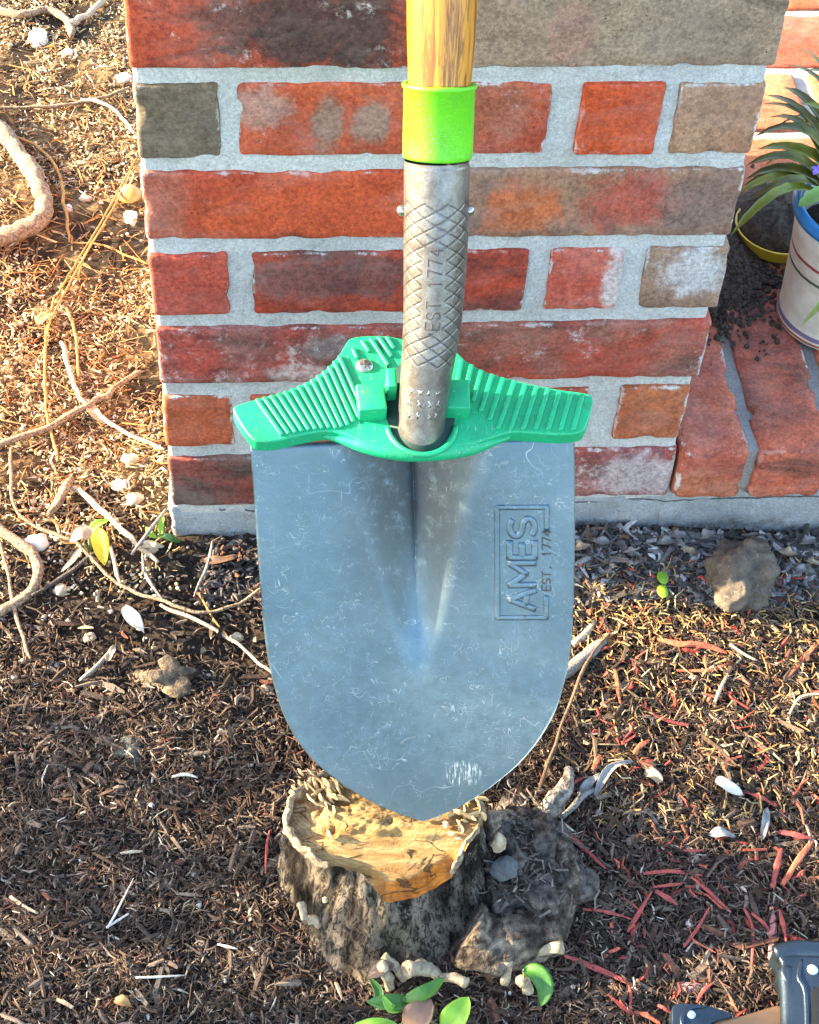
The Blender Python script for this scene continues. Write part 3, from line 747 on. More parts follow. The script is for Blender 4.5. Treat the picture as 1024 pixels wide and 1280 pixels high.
# ------------------------------------------------------------------ the green foot step (a part of the shovel; ribs and screw are its sub-parts)
PN = np.array([0.0, -0.12, 1.0]); PN /= np.linalg.norm(PN)
PO = SB + PN*2.0
pe1 = np.array([1.0, 0, 0]); pe1 -= PN*np.dot(pe1, PN); pe1 /= np.linalg.norm(pe1); pe2 = np.cross(PN, pe1)
def pl(px, py, h=0.0):
    P = on_plane(px, py, PO+PN*h, PN)-PO
    return np.array([np.dot(P, pe1), np.dot(P, pe2)])
def plw(V):
    V = np.asarray(V, float); return PO+V[:, :1]*pe1+V[:, 1:2]*pe2+V[:, 2:3]*PN
def smooth_poly(pts, n=4):
    P = np.array(pts, float); m = len(P); out = []
    for i in range(m):
        p0, p1, p2, p3 = P[i-1], P[i], P[(i+1) % m], P[(i+2) % m]
        for f in np.arange(n)/n:
            out.append(0.5*((2*p1)+(-p0+p2)*f+(2*p0-5*p1+4*p2-p3)*f*f+(-p0+3*p1-3*p2+p3)*f**3))
    return np.array(out)
OUT = [(292, 513), (297, 506), (325, 497), (355, 489), (385, 477), (408, 461), (424, 443), (434, 427), (443, 421), (470, 419), (493, 421),
       (512, 425), (545, 428), (568, 437), (582, 450), (605, 463), (640, 474), (690, 485), (732, 491), (741, 497), (741, 507),
       (734, 530), (726, 540), (700, 543), (665, 541), (640, 540), (615, 547), (590, 554), (555, 558), (520, 559), (480, 556), (450, 550), (425, 541),
       (402, 539), (375, 544), (345, 551), (325, 552), (316, 549), (303, 533)]
outline = smooth_poly([pl(*p) for p in OUT], 3)
V, F = prism(outline[::-1], -10.0, 0.0, 1.6, 3)
fs = obj('foot_step', new_mesh('foot_step', rel(plw(V), TIP), F, smooth=False), M_STEP, shovel)
def rib(a, b, w=2.6, h=1.9):
    p, q = pl(*a), pl(*b); d = q-p; L = np.linalg.norm(d); d /= L; n2 = np.array([-d[1], d[0]])
    V, F = rbox(L, w, h+1.5, 0.8, (2, 1, 1)); W_ = np.zeros_like(V); c = (p+q)/2
    W_[:, 0] = c[0]+V[:, 0]*d[0]+V[:, 1]*n2[0]; W_[:, 1] = c[1]+V[:, 0]*d[1]+V[:, 1]*n2[1]; W_[:, 2] = V[:, 2]+h/2-0.7
    obj('rib', new_mesh('rib', rel(plw(W_), TIP), F), M_STEP, fs)
NL = 14
topL = [(322, 500), (355, 491), (385, 479), (408, 463), (424, 446), (436, 432)]; botL = [(350, 546), (385, 540), (408, 537), (432, 537), (452, 530), (466, 521)]
def alongpoly(pts, t):
    P = np.array(pts, float); s = np.concatenate([[0], np.cumsum(np.linalg.norm(np.diff(P, axis=0), axis=1))]); t = t*s[-1]
    return np.array([np.interp(t, s, P[:, 0]), np.interp(t, s, P[:, 1])])
for i in range(NL):
    t = i/(NL-1); a = alongpoly([(321, 500)]+topL[1:5], t); b = alongpoly([(353, 545), (385, 539), (410, 536), (440, 538), (462, 532)], t)
    if t > 0.62: b = b + (a-b)*(t-0.62)*0.45
    rib(a, b)
for a, b in (((441, 436), (447, 449)), ((452, 426), (462, 441)), ((463, 424), (486, 458)), ((473, 422), (490, 447)), ((483, 422), (493, 437))): rib(a, b)
NR = 12
for i in range(NR):
    t = i/(NR-1); a = alongpoly([(577, 450), (605, 466), (640, 477), (690, 488), (728, 494)], t); b = alongpoly([(572, 478), (600, 514), (622, 537), (670, 538), (716, 539)], t)
    rib(a, b, 3.0)
# front lip round the socket, hinge seam, clamp tabs, screw
lipp = [pl(*p) for p in [(404, 541), (430, 546), (455, 553), (485, 559), (520, 562), (558, 560), (590, 556), (615, 549), (640, 542)]]
P = plw(np.array([(p[0], p[1]+1.5, -5.2) for p in lipp])); V, F = tube(P, [1.0, 3.0, 4.6, 5.4, 5.6, 5.4, 4.6, 3.0, 1.0], 14, sub=5)
obj('lip', new_mesh('lip', rel(V, TIP), F), M_STEP, fs)
cy = pl(527, 532); cyw = [(cy[0]+20.5*math.cos(t), cy[1]+22*math.sin(t), 0.6) for t in np.linspace(1.02*math.pi, 1.98*math.pi, 22)]
V, F = tube(plw(np.array(cyw)), 1.7, 10, sub=1)
obj('collar_ring', new_mesh('collar_ring', rel(V, TIP), F), M_STEP, fs)
V, F = lathe([(0.1, 0.3), (19, 0.3), (19, 0.1), (0.1, 0.1)], 40); V[:, 0] = V[:, 0]*1.12+cy[0]; V[:, 1] = V[:, 1]*1.9+cy[1]+15; V[:, 2] += 0.25
obj('recess_shade', new_mesh('recess_shade', rel(plw(V), TIP), F), simple('recess_shade_green', (0.004, 0.03, 0.02), None, rough=0.7), fs)  # flat dark disc on the plate, coloured as the shaded recess round the socket
def tabbox(px, py, sx, sy, sz, rot, h):
    V, F = rbox(sx, sy, sz, 1.2, (2, 2, 2)); c = pl(px, py, h); cr, sr = math.cos(rot), math.sin(rot)
    W_ = np.stack([c[0]+V[:, 0]*cr-V[:, 1]*sr, c[1]+V[:, 0]*sr+V[:, 1]*cr, V[:, 2]+h], 1)
    obj('clamp_tab', new_mesh('clamp_tab', rel(plw(W_), TIP), F), M_STEP, fs)
tabbox(464, 503, 17, 20, 12, 0.05, 5); tabbox(571, 499, 15, 22, 12, -0.05, 5); tabbox(489, 482, 6, 14, 17, 0.0, 6)
for a, b in (((472, 421), (487, 470)), ((487, 470), (478, 494))):
    p, q = pl(*a), pl(*b); V, F = tube(plw(np.array([(p[0], p[1], 0.2), (q[0], q[1], 0.2)])), 0.9, 6, sub=1)
    obj('seam', new_mesh('seam', rel(V, TIP), F), simple('seam_shadow_green', (0.004, 0.10, 0.045), None, rough=0.6), fs)
sc_ = pl(456, 455, 2.0); V, F = lathe([(0.1, 2.4), (2.2, 2.3), (4.6, 1.6), (5.4, 0.6), (5.6, -1)], 24); V[:, 0] += sc_[0]; V[:, 1] += sc_[1]
V2, F2 = rbox(6.2, 1.3, 0.6, 0.2); V2 = V2+np.array([sc_[0], sc_[1], 2.4]); V3, F3 = rbox(1.3, 6.2, 0.6, 0.2); V3 = V3+np.array([sc_[0], sc_[1], 2.42])
obj('screw', new_mesh('screw', rel(plw(V), TIP), F), M_RIVET, fs)
obj('screw_slot', new_mesh('screw_slot', rel(plw(join([(V2, F2), (V3, F3)])[0]), TIP), join([(V2, F2), (V3, F3)])[1]), M_DARKMETAL, fs)

# ------------------------------------------------------------------ the stump
def stump_mats():
    k = NT('grey_bark'); v = k.coords(); st = k.coords(sc=(1, 1, 0.22))
    f = k.noise(st, 240, 7, 0.8, 1.0); g = k.noise(v, 420, 5, 0.8); l = k.noise(v, 55, 5, 0.7)
    c = k.mix(1.0, k.attr(), k.mix(k.ss(f, 0.42, 0.56), (0.16, 0.145, 0.135), (1.25, 1.18, 1.1)), 'MULTIPLY')
    c = k.mix(k.math('MULTIPLY', k.ss(l, 0.56, 0.66), k.ss(g, 0.45, 0.6)), c, (0.33, 0.29, 0.22))
    k.bump(k.math('ADD', k.math('MULTIPLY', f, 1.4), k.math('MULTIPLY', g, 0.5)), 0.006, 1.0); a = k.fin(c, 0.95, 0, 0.12)
    k = NT('cut_wood'); v = k.coords(); st = k.coords(sc=(0.22, 1, 1)); f = k.noise(st, 150, 6, 0.75, 0.5); g = k.noise(v, 500, 4, 0.8)
    c = k.mix(1.0, k.attr(), k.mix(k.ss(f, 0.36, 0.62), (0.62, 0.52, 0.42), (1.1, 1.08, 1.02)), 'MULTIPLY')
    cr = k.math('ABSOLUTE', k.math('SUBTRACT', k.noise(k.coords(sc=(0.35, 1, 1), off=(2, 5, 1)), 42, 3, 0.6, 0.8), 0.5))
    cr = k.math('MULTIPLY', k.ss(cr, 0.004, 0.018, 1, 0), k.ss(k.noise(v, 30, 2), 0.48, 0.58))
    c = k.mix(k.math('MULTIPLY', cr, 0.85), c, (0.09, 0.045, 0.02))
    px_ = k.vmath('MULTIPLY', k.vmath('SUBTRACT', v, (-0.012, 0.018, 0)), (1, 1.15, 0)); rr_ = k.math('ADD', k.vmath('LENGTH', px_), k.math('MULTIPLY', k.noise(v, 35, 4, 0.6), 0.014))
    rg = k.math('SINE', k.math('MULTIPLY', rr_, 2300)); c = k.mix(k.math('MULTIPLY', k.ss(rg, 0.0, 1.0), 0.5), c, (0.24, 0.13, 0.05))
    h = k.math('SUBTRACT', k.math('ADD', f, k.math('MULTIPLY', g, 0.5)), k.math('MULTIPLY', cr, 1.5)); k.bump(h, 0.003, 1.0)
    return a, k.fin(c, 0.8, 0, 0.2)
M_BARK, M_CUT = stump_mats()
stump = thing('tree_stump', 'low cut tree stump with pale split top and gnarled root', 'tree stump', (STC[0], STC[1], -50))
SL = np.array([STC[0], STC[1], -50.0])
nt, nz = 200, 70
tht = np.linspace(0, 2*math.pi, nt, endpoint=False)
facet = np.exp(-(np.abs((tht-math.radians(291))/math.radians(37)))**6)          # fresh cut at the front right
ztop = 35 - 4*np.clip(-np.sin(tht)-0.35, 0, 1) - 21*facet + 2.0*fbm(np.cos(tht)*1.5+5, np.sin(tht)*1.5, 2.0, 3) + 1.0*fbm(tht*9, tht*0, 5.0, 2)
def rad(t, z):
    r = 1/np.sqrt((np.cos(t)/66)**2+(np.sin(t)/44)**2)
    fl = np.clip((35-z)/95, 0, 1.2)
    r = r + fl**1.5*(9+52*np.exp(-((t-math.radians(268))/0.75)**2)+14*np.exp(-((t-math.radians(325))/0.4)**2))
    return r
V = []; Cc = []
for i in range(nz):
    s = i/(nz-1); z = -75+(ztop+75)*s
    rid = fbm(tht/(2*math.pi)*46, z*0.030+np.sin(tht*3)*.4, 3.0, 4)
    big = fbm(np.cos(tht)*2.2+7, np.sin(tht)*2.2+z*0.02, 8.0, 3)
    r = rad(tht, z)+5.0*rid*(1-0.72*s**5)+4.5*big
    x = STC[0]+r*np.cos(tht); y = STC[1]+r*np.sin(tht); V.append(np.stack([x, y, z+0*x], 1))
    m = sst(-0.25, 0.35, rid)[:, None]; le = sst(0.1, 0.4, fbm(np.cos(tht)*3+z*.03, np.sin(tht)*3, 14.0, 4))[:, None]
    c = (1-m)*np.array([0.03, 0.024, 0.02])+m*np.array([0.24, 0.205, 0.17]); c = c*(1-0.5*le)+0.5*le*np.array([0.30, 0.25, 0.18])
    Cc.append(c)
V = np.array(V).reshape(-1, 3); I = np.arange(len(V)).reshape(nz, nt); J = np.roll(I, -1, axis=1)
quads = np.stack([I[:-1], J[:-1], J[1:], I[1:]], -1).reshape(-1, 4)
obj('bark', fast_mesh('bark', rel(V, SL), quads, None, np.array(Cc).reshape(-1, 3), True), M_BARK, stump)
ring = V.reshape(nz, nt, 3)[-1]
nrad = 60; V = []; C2 = []
for i in range(nrad):
    f = i/(nrad-1)
    x = STC[0]+(ring[:, 0]-STC[0])*f*1.0; y = STC[1]+(ring[:, 1]-STC[1])*f*1.0
    plate = 37-1.5*np.sin((x-150)/30)+0.9*fbm(x/22, y/8, 4.0, 4)
    crumb = np.exp(-(((x-112)/17)**2+((y+282)/18)**2)); plate = plate+crumb*(10*fbm(x/4, y/6, 6.0, 3)-5)
    step_ = 4.0*sst(-312, -315.5, y+0.10*(x-150)+3.0*fbm(x/16, y/60, 9.0, 3)) + 2.5*sst(118, 116, x+3*fbm(x/60, y/12, 6.0, 3))*sst(-318, -314, y)
    plate = plate - step_ - 0.42*np.maximum(0, -318-y) - 0.35*np.maximum(0, 112-x)*sst(-316, -306, y)
    rear = sst(-317, -309, y)*sst(112, 122, x); plate = plate + rear*(3.2*fbm(x/9, y/4, 17.0, 4)-1.0)
    zz = plate*(1-sst(0.80, 0.98, f)*facet)+ztop*sst(0.80, 0.98, f)*facet
    zz = np.where(f > 0.985, ring[:, 2], zz)
    V.append(np.stack([x, y, zz], 1))
    g = sst(-0.3, 0.4, fbm(x/30, y/4, 11.0, 4))[:, None]
    c = (1-g)*np.array([0.46, 0.30, 0.125])+g*np.array([0.36, 0.205, 0.072])
    rr2 = rear[:, None]*0.45; c = c*(1-rr2)+rr2*np.array([0.34, 0.20, 0.075])
    fo = (facet*sst(0.805, 0.835, f))[:, None]; gl = sst(-0.3, 0.4, fbm(x/3, y/20, 15.0, 4))[:, None]
    c = c*(1-fo)+fo*((1-gl)*np.array([0.62, 0.19, 0.018])+gl*np.array([0.34, 0.095, 0.010]))
    pale = np.exp(-(((x-93)/14)**2+((y+292)/26)**2))[:, None]*0.7; c = c*(1-pale)+pale*np.array([0.52, 0.38, 0.22])
    C2.append(c)
V = np.array(V).reshape(-1, 3); I = np.arange(len(V)).reshape(nrad, nt); J = np.roll(I, -1, axis=1)
quads = np.stack([I[:-1], J[:-1], J[1:], I[1:]], -1).reshape(-1, 4)
top = obj('cut_top', fast_mesh('cut_top', rel(V, SL), quads, None, np.array(C2).reshape(-1, 3), True), M_CUT, stump)
M_PALEW = simple('pale_splintered_wood', (0.55, 0.37, 0.17), (0.38, 0.22, 0.09), 120, 0.85, bump=0.001, bscale=500)
M_RIMW = simple('pale_bark_rim', (0.34, 0.245, 0.14), (0.13, 0.095, 0.065), 260, 0.9, bump=0.002, bscale=300)
sel = [i for i in range(nt) if 118 < math.degrees(tht[i]) < 226][::3]
P = ring[sel]+np.array([0, 0, 0.5]); P = P+rng.normal(0, 0.35, P.shape)*np.array([1, 1, 1.6]); V, F = tube(P, [0.9]+[2.0+rnd.uniform(-0.6, 0.9) for _ in sel[2:]]+[1.5], 14, 0.7, 0.45, 3.0, flat=1.5); V = V+np.stack([fbm(V[:, 0]/4, V[:, 2]/3, 1, 3), fbm(V[:, 1]/4, V[:, 2]/3, 2, 3), fbm(V[:, 0]/4, V[:, 1]/4, 3, 3)], 1)*2.2
obj('bark_rim', new_mesh('bark_rim', rel(V, SL), F), M_RIMW, stump)
sel = [i for i in range(nt) if math.degrees(tht[i]) > 318 or math.degrees(tht[i]) < 24]; sel = sorted(sel, key=lambda i: (tht[i]+math.pi) % (2*math.pi))[::3]
P = ring[sel]+np.array([-2, 0, 1.0]); P = P+rng.normal(0, 0.35, P.shape)*np.array([1, 1, 1.6]); V, F = tube(P, [0.8]+[1.5+rnd.uniform(-.5, .6) for _ in sel[2:]]+[1.5], 14, 0.7, 0.45, 8.0, flat=1.4); V = V+np.stack([fbm(V[:, 0]/4, V[:, 2]/3, 4, 3), fbm(V[:, 1]/4, V[:, 2]/3, 5, 3), fbm(V[:, 0]/4, V[:, 1]/4, 6, 3)], 1)*2.2
obj('bark_rim', new_mesh('bark_rim', rel(V, SL), F), M_RIMW, stump)
for i in range(80):                                       # torn fibres standing round the wound
    if i < 52: x, y = rnd.gauss(113, 10), rnd.gauss(-279, 11)
    else: x, y = rnd.gauss(200, 9), rnd.gauss(-303, 10)
    L = rnd.uniform(5, 13); w = rnd.uniform(0.9, 2.2); V, F = rbox(L, w, rnd.uniform(1.5, 6), 0.3, (4, 1, 2), 1.0, 0.22, i*1.3); V[:, 1:] *= (1-0.75*np.clip(np.abs(V[:, :1])/(L/2), 0, 1)**2)
    o = obj('splinter', new_mesh('splinter', V, F, smooth=False), M_PALEW, stump, (x-SL[0], y-SL[1], 37-SL[2]+rnd.uniform(-1.0, 3)))
    o.rotation_euler = (rnd.uniform(-.5, .5), rnd.uniform(-.9, .2), rnd.gauss(2.4, 0.5))
M_ROOT = attr_mat('weathered_root', 0.95, 0.12, 170, 0.7, 0.006)
def colored_tube(P, R, n, amp, freq, seed, c1, c2, sub=5):
    V, F = tube(P, R, n, amp, freq, seed, sub)
    nz_ = fbm(V[:, 0]/9, V[:, 1]/9+V[:, 2]/5, seed, 4); m = sst(-0.3, 0.4, nz_)[:, None]
    V = V+np.stack([fbm(V[:, 0]/7, V[:, 2]/7, 1, 3), fbm(V[:, 1]/7, V[:, 2]/7, 2, 3), fbm(V[:, 0]/7, V[:, 1]/7, 3, 3)], 1)*np.mean(R)*0.30
    return V, F, (1-m)*np.array(c1)+m*np.array(c2)
P = [gp(606, 1040, 30), gp(648, 1028, 18), gp(684, 1040, 14), gp(700, 1080, 12), gp(698, 1130, 10), gp(664, 1168, 9), gp(620, 1180, 10), gp(585, 1160, 16)]
V, F, c = colored_tube(P, [10, 10, 10, 11, 14, 18, 22, 20], 30, 0.35, 0.12, 4.0, (0.055, 0.040, 0.030), (0.25, 0.19, 0.14), 14)
obj('root_burl', new_mesh('root_burl', rel(V, SL), F, colors=c), M_ROOT, stump)
P = [gp(668, 1030, 14), gp(690, 1004, 20), gp(706, 985, 18), gp(712, 962, 8)]
V, F, c = colored_tube(P, [9, 8, 6, 3], 16, 0.4, 0.15, 6.0, (0.10, 0.085, 0.07), (0.30, 0.26, 0.22))
obj('root_spur', new_mesh('root_spur', rel(V, SL), F, colors=c), M_ROOT, stump)
V, F = rock(38, 50, 30, 3.0, 5, 0.55, 1.9); V = V+gp(650, 1098, 4)
c = np.repeat((0.035+0.16*np.clip(fbm(V[:, 0]/6, V[:, 1]/6, 2, 4)+0.4, 0, 1))[:, None], 3, 1)*np.array([1, .82, .7])
obj('rotten_core', new_mesh('rotten_core', rel(V, SL), F, colors=c), M_ROOT, stump)
V, F = rock(10, 8, 9, 9.0, 3, 0.25, 1.5); V = V+gp(630, 1085, 36)
obj('knot', new_mesh('knot', rel(V, SL), F), simple('blue_grey_knot', (0.10, 0.115, 0.12), (0.05, 0.05, 0.05), 90, 0.8, bump=0.001), stump)
M_STUB = simple('pale_cut_stub', (0.50, 0.40, 0.26), (0.26, 0.19, 0.12), 190, 0.9, bump=0.003, bscale=300)
for a, b, h0, h1, r0, r1_ in (((640, 1200), (703, 1184), 4, 26, 3.6, 5.2), ((630, 1230), (634, 1200), 4, 20, 4.2, 5.0), ((660, 1240), (652, 1225), 6, 18, 4.5, 5.5), ((545, 1215), (508, 1212), 6, 24, 6.0, 7.0),
                              ((520, 1200), (548, 1222), 6, 14, 4, 4.5), ((553, 1222), (583, 1229), 14, 22, 4, 4.6), ((488, 1235), (478, 1207), 4, 28, 4.0, 4.8), ((505, 1225), (480, 1195), 6, 20, 3.5, 4.0), ((402, 1155), (385, 1150), 20, 22, 4.5, 5.0), ((408, 1128), (400, 1098), 40, 46, 3, 3.6),
                              ((380, 1150), (376, 1130), 30, 30, 3.0, 4.0), ((625, 1062), (618, 1050), 60, 66, 6.0, 6.8)):
    V, F = tube([gp(*a, h0), (gp(*a, h0)+gp(*b, h1))/2+np.array([0.5, 1, 1.5]), gp(*b, h1)], [r0*.8, (r0+r1_)*.4, r1_*.82], 10, 0.5, 0.3, a[0])
    obj('cut_stub', new_mesh('cut_stub', rel(V, SL), F), M_STUB, stump)

# ------------------------------------------------------------------ scattered stuff: shreds, crumbs, fibres (nobody could count them)
M_SHRED = attr_mat('shredded_bark', 0.92, 0.2, 500, 0.35, 0.0006)
def allowed(x, y):
    ok = ~((x > -3) & (x < 403) & (y > -4) & (y < 400)) & ~((x > 400) & (y > -6))
    ok &= (((x-STC[0])/63)**2+((y-STC[1]-4)/56)**2) > 1
    return ok
def shreds(name, x, y, L, w, pal, wts, lift=(0, 5), pitch=0.22, bend=0.12, tint=0.25, thick=0.45):
    k = allowed(x, y); x = x[k]; y = y[k]; n = len(x)
    L = rng.uniform(*L, n)*rng.choice([0.6, 1.0, 1.5], n, p=[.45, .4, .15]); w = rng.uniform(*w, n)
    t = w*rng.uniform(thick*0.5, thick*1.5, n); yaw = rng.uniform(0, 2*np.pi, n); pt = rng.normal(0, pitch, n)
    ro = rng.normal(0, 0.5, n)
    z = G(x, y)+2.0*fbm(x/14, y/14, 21.0, 3)+rng.uniform(*lift, n)
    ls = np.array([-.5, 0.02, .5]); rs = np.stack([rng.uniform(.25, 1, n), np.ones(n), rng.uniform(.15, .9, n)], 1)
    cs = np.array([[-0.5, -0.2], [0.5, -0.2], [0.1, 0.8]])
    lx = ls[None, :, None]*L[:, None, None]+np.zeros((n, 3, 3))+rng.normal(0, .04, (n, 3, 3))*L[:, None, None]
    cw = cs[:, 0][None, None, :]*w[:, None, None]*rs[:, :, None]; ct = cs[:, 1][None, None, :]*t[:, None, None]*rs[:, :, None]
    ly = cw*np.cos(ro)[:, None, None]-ct*np.sin(ro)[:, None, None]
    lz = cw*np.sin(ro)[:, None, None]+ct*np.cos(ro)[:, None, None]
    bz = rng.normal(0, bend, n)*L; by = rng.normal(0, bend, n)*L
    q = (ls**2*4)[None, :, None]
    lz = lz-np.abs(bz)[:, None, None]*q*0.5; ly = ly+by[:, None, None]*q
    cx = lx*np.cos(pt)[:, None, None]-lz*np.sin(pt)[:, None, None]; cz = lx*np.sin(pt)[:, None, None]+lz*np.cos(pt)[:, None, None]
    X = x[:, None, None]+cx*np.cos(yaw)[:, None, None]-ly*np.sin(yaw)[:, None, None]
    Y = y[:, None, None]+cx*np.sin(yaw)[:, None, None]+ly*np.cos(yaw)[:, None, None]
    Z = z[:, None, None]+cz
    V = np.stack([X, Y, Z], -1).reshape(-1, 3)
    base = (np.arange(n)*9)[:, None]
    q = []
    for r in (0, 3):
        for k2 in range(3):
            k3 = (k2+1) % 3; q.append(np.concatenate([base+r+k2, base+r+k3, base+r+3+k3, base+r+3+k2], 1))
    quads = np.stack(q, 1).reshape(-1, 4)
    tris = np.stack([np.concatenate([base+2, base+1, base], 1), np.concatenate([base+6, base+7, base+8], 1)], 1).reshape(-1, 3)
    pal = np.array(pal); ci = rng.choice(len(pal), n, p=np.array(wts)/sum(wts))
    c = pal[ci]*(1+rng.normal(0, tint, (n, 1)).clip(-.6, .9)); c = np.repeat(c.clip(0.005, 0.9), 9, axis=0)
    me = fast_mesh(name, V, quads, tris, c)
    return obj(name, me, M_SHRED)
def region(n, x0, x1, y0, y1): return rng.uniform(x0, x1, n), rng.uniform(y0, y1, n)
def keep(x, y, p):
    k = rng.uniform(0, 1, len(x)) < p; return x[k], y[k]
def bare(x, y):      # patches where dark soil shows between the shreds
    return np.clip(1.45*np.exp(-(((x-15)/112)**2+((y+70)/68)**2)), 0, 1)
MUL = [(0.036, 0.022, 0.015), (0.070, 0.043, 0.028), (0.105, 0.069, 0.048), (0.155, 0.113, 0.083), (0.25, 0.18, 0.125), (0.125, 0.050, 0.032), (0.42, 0.35, 0.26)]
hx_, hy_ = gp(652, 1095, 0)[:2]
x, y = rng.normal(hx_, 15, 420), rng.normal(hy_, 20, 420); k_ = allowed; allowed = lambda a, b: np.ones(len(a), bool)
o = shreds('rotten_fibre', x, y, (6, 18), (0.8, 2.2), [(0.05, 0.035, 0.028), (0.11, 0.085, 0.068), (0.2, 0.16, 0.13)], [3, 4, 2], (22, 32), 0.4, 0.2); allowed = k_; o.parent = stump; o.location = Vector(-SL*S); tag(o, kind='stuff')
x, y = region(60000, -330, 640, -560, -25)
x, y = keep(x, y, np.clip(1-0.92*bare(x, y), 0, 1)*sst(-10, -95, y+18*fbm(x/40, y/40, 31, 3))*(0.45+0.55*sst(-520, -440, y)))
o = shreds('bark_mulch', x, y, (5, 14), (0.8, 2.3), MUL, [24, 30, 22, 11, 4, 5, 1.5], (-1, 6)); tag(o, 'dark brown shredded bark mulch covering the bed', 'mulch', kind='stuff')
x, y = region(42000, -260, 600, -500, -35)
x, y = keep(x, y, np.clip(1-0.9*bare(x, y), 0, 1)*sst(-15, -100, y+18*fbm(x/40, y/40, 31, 3)))
o = shreds('mulch_fibre', x, y, (4, 11), (0.5, 1.3), MUL, [16, 28, 26, 15, 8, 5, 2.5], (2, 7), 0.3, 0.15); tag(o, 'fine brown fibres between the shreds of mulch', 'mulch', kind='stuff')
x, y = region(3200, -330, 640, -560, -35)
x, y = keep(x, y, np.clip(1-0.8*bare(x, y), 0, 1)*sst(-30, -110, y))
o = shreds('bark_chip', x, y, (12, 24), (2.4, 4.8), MUL, [16, 30, 26, 16, 5, 5, 1], (1, 7), 0.25, 0.08, thick=0.3); tag(o, 'larger flat bark chips lying among the brown mulch', 'mulch', kind='stuff')
x, y = region(700, -330, 640, -560, -60)
x, y = keep(x, y, np.clip(1-0.9*bare(x, y), 0, 1))
o = shreds('coarse_chip', x, y, (16, 34), (4, 8), MUL, [18, 30, 22, 12, 6, 4, 1], (-1, 5), 0.22, 0.06, thick=0.35); tag(o, 'coarse dark wood chunks half sunk in the mulch', 'mulch', kind='stuff')
# right-hand bed: golden fibres and red-dyed fragments
x, y = region(9000, 310, 640, -270, -35)
x, y = keep(x, y, 0.25+0.75*np.exp(-(((x-360)/55)**2+((y+75)/30)**2))+0.3*np.exp(-(((x-520)/60)**2+((y+120)/40)**2)))
o = shreds('straw_fibre', x, y, (6, 17), (0.7, 1.7), [(0.42, 0.27, 0.11), (0.34, 0.20, 0.08), (0.5, 0.37, 0.2), (0.3, 0.11, 0.05)], [4, 4, 2, 1.3], (2, 8), 0.3, 0.2); tag(o, 'golden straw like fibres over the mulch right of the blade', 'mulch', kind='stuff')
x, y = region(520, 300, 640, -480, -40)
o = shreds('red_fragment', x, y, (7, 18), (1.5, 3.6), [(0.33, 0.055, 0.04), (0.42, 0.10, 0.06), (0.22, 0.04, 0.035)], [3, 2, 2], (2, 8), 0.25, 0.15); tag(o, 'small red dyed wood fragments in the right hand mulch', 'mulch', kind='stuff')
# foot of the wall on the right: grey leaf litter
x, y = region(5200, 300, 640, -75, -4)
o = shreds('leaf_litter', x, y, (7, 22), (2, 6.5), [(0.05, 0.045, 0.042), (0.12, 0.105, 0.10), (0.24, 0.225, 0.21), (0.36, 0.34, 0.32), (0.16, 0.09, 0.06)], [6, 6, 3, 1.2, 2], (0, 7), 0.3, 0.15, thick=0.15); tag(o, 'grey dead leaf litter along the foot of the step', 'leaf litter', kind='stuff')
x, y = region(1500, 20, 330, -60, -4)
o = shreds('leaf_litter', x, y, (6, 18), (1.5, 4), [(0.04, 0.032, 0.03), (0.10, 0.08, 0.07), (0.2, 0.17, 0.15), (0.2, 0.08, 0.05)], [6, 5, 2, 2], (0, 5), 0.3, 0.15, thick=0.2); tag(o, 'dark leaf litter along the foot of the pier', 'leaf litter', kind='stuff')
# left of the pier: dry tan litter over sandy soil
TAN = [(0.50, 0.36, 0.18), (0.24, 0.145, 0.07), (0.075, 0.045, 0.028), (0.62, 0.50, 0.30), (0.36, 0.15, 0.05), (0.72, 0.63, 0.47)]
x, y = region(40000, -330, 6, -60, 960)
pat = sst(-0.20, 0.22, fbm(x/70, y/70, 41.0, 4))
x, y = keep(x, y, (0.06+0.94*pat)*sst(-60, 15, y+20*fbm(x/50, y/50, 33, 3)))
o = shreds('dry_litter', x, y, (4, 13), (0.7, 2.0), TAN, [6, 7, 6, 3, 2.4, 1.2], (-1, 4), 0.3, 0.15); tag(o, 'dry tan litter of wood crumbs left of the pier', 'litter', kind='stuff')
x, y = region(1900, -330, 6, -20, 700)
o = shreds('pine_straw', x, y, (14, 34), (0.7, 1.4), [(0.42, 0.17, 0.05), (0.38, 0.22, 0.09), (0.2, 0.10, 0.05)], [3, 3, 2], (1, 6), 0.15, 0.15); tag(o, 'thin rust coloured needles scattered left of the pier', 'litter', kind='stuff')
x, y = region(5000, -330, 330, -150, 10); x, y = keep(x, y, 0.15+0.5*bare(x, y))
o = shreds('soil_crumb', x, y, (3, 9), (2, 4.5), [(0.022, 0.016, 0.013), (0.045, 0.033, 0.026), (0.13, 0.095, 0.065), (0.33, 0.26, 0.17)], [7, 5, 1.5, .6], (-1, 3), 0.3, 0.1, thick=0.8); tag(o, 'dark crumbly soil showing left of the blade', 'soil', kind='stuff')
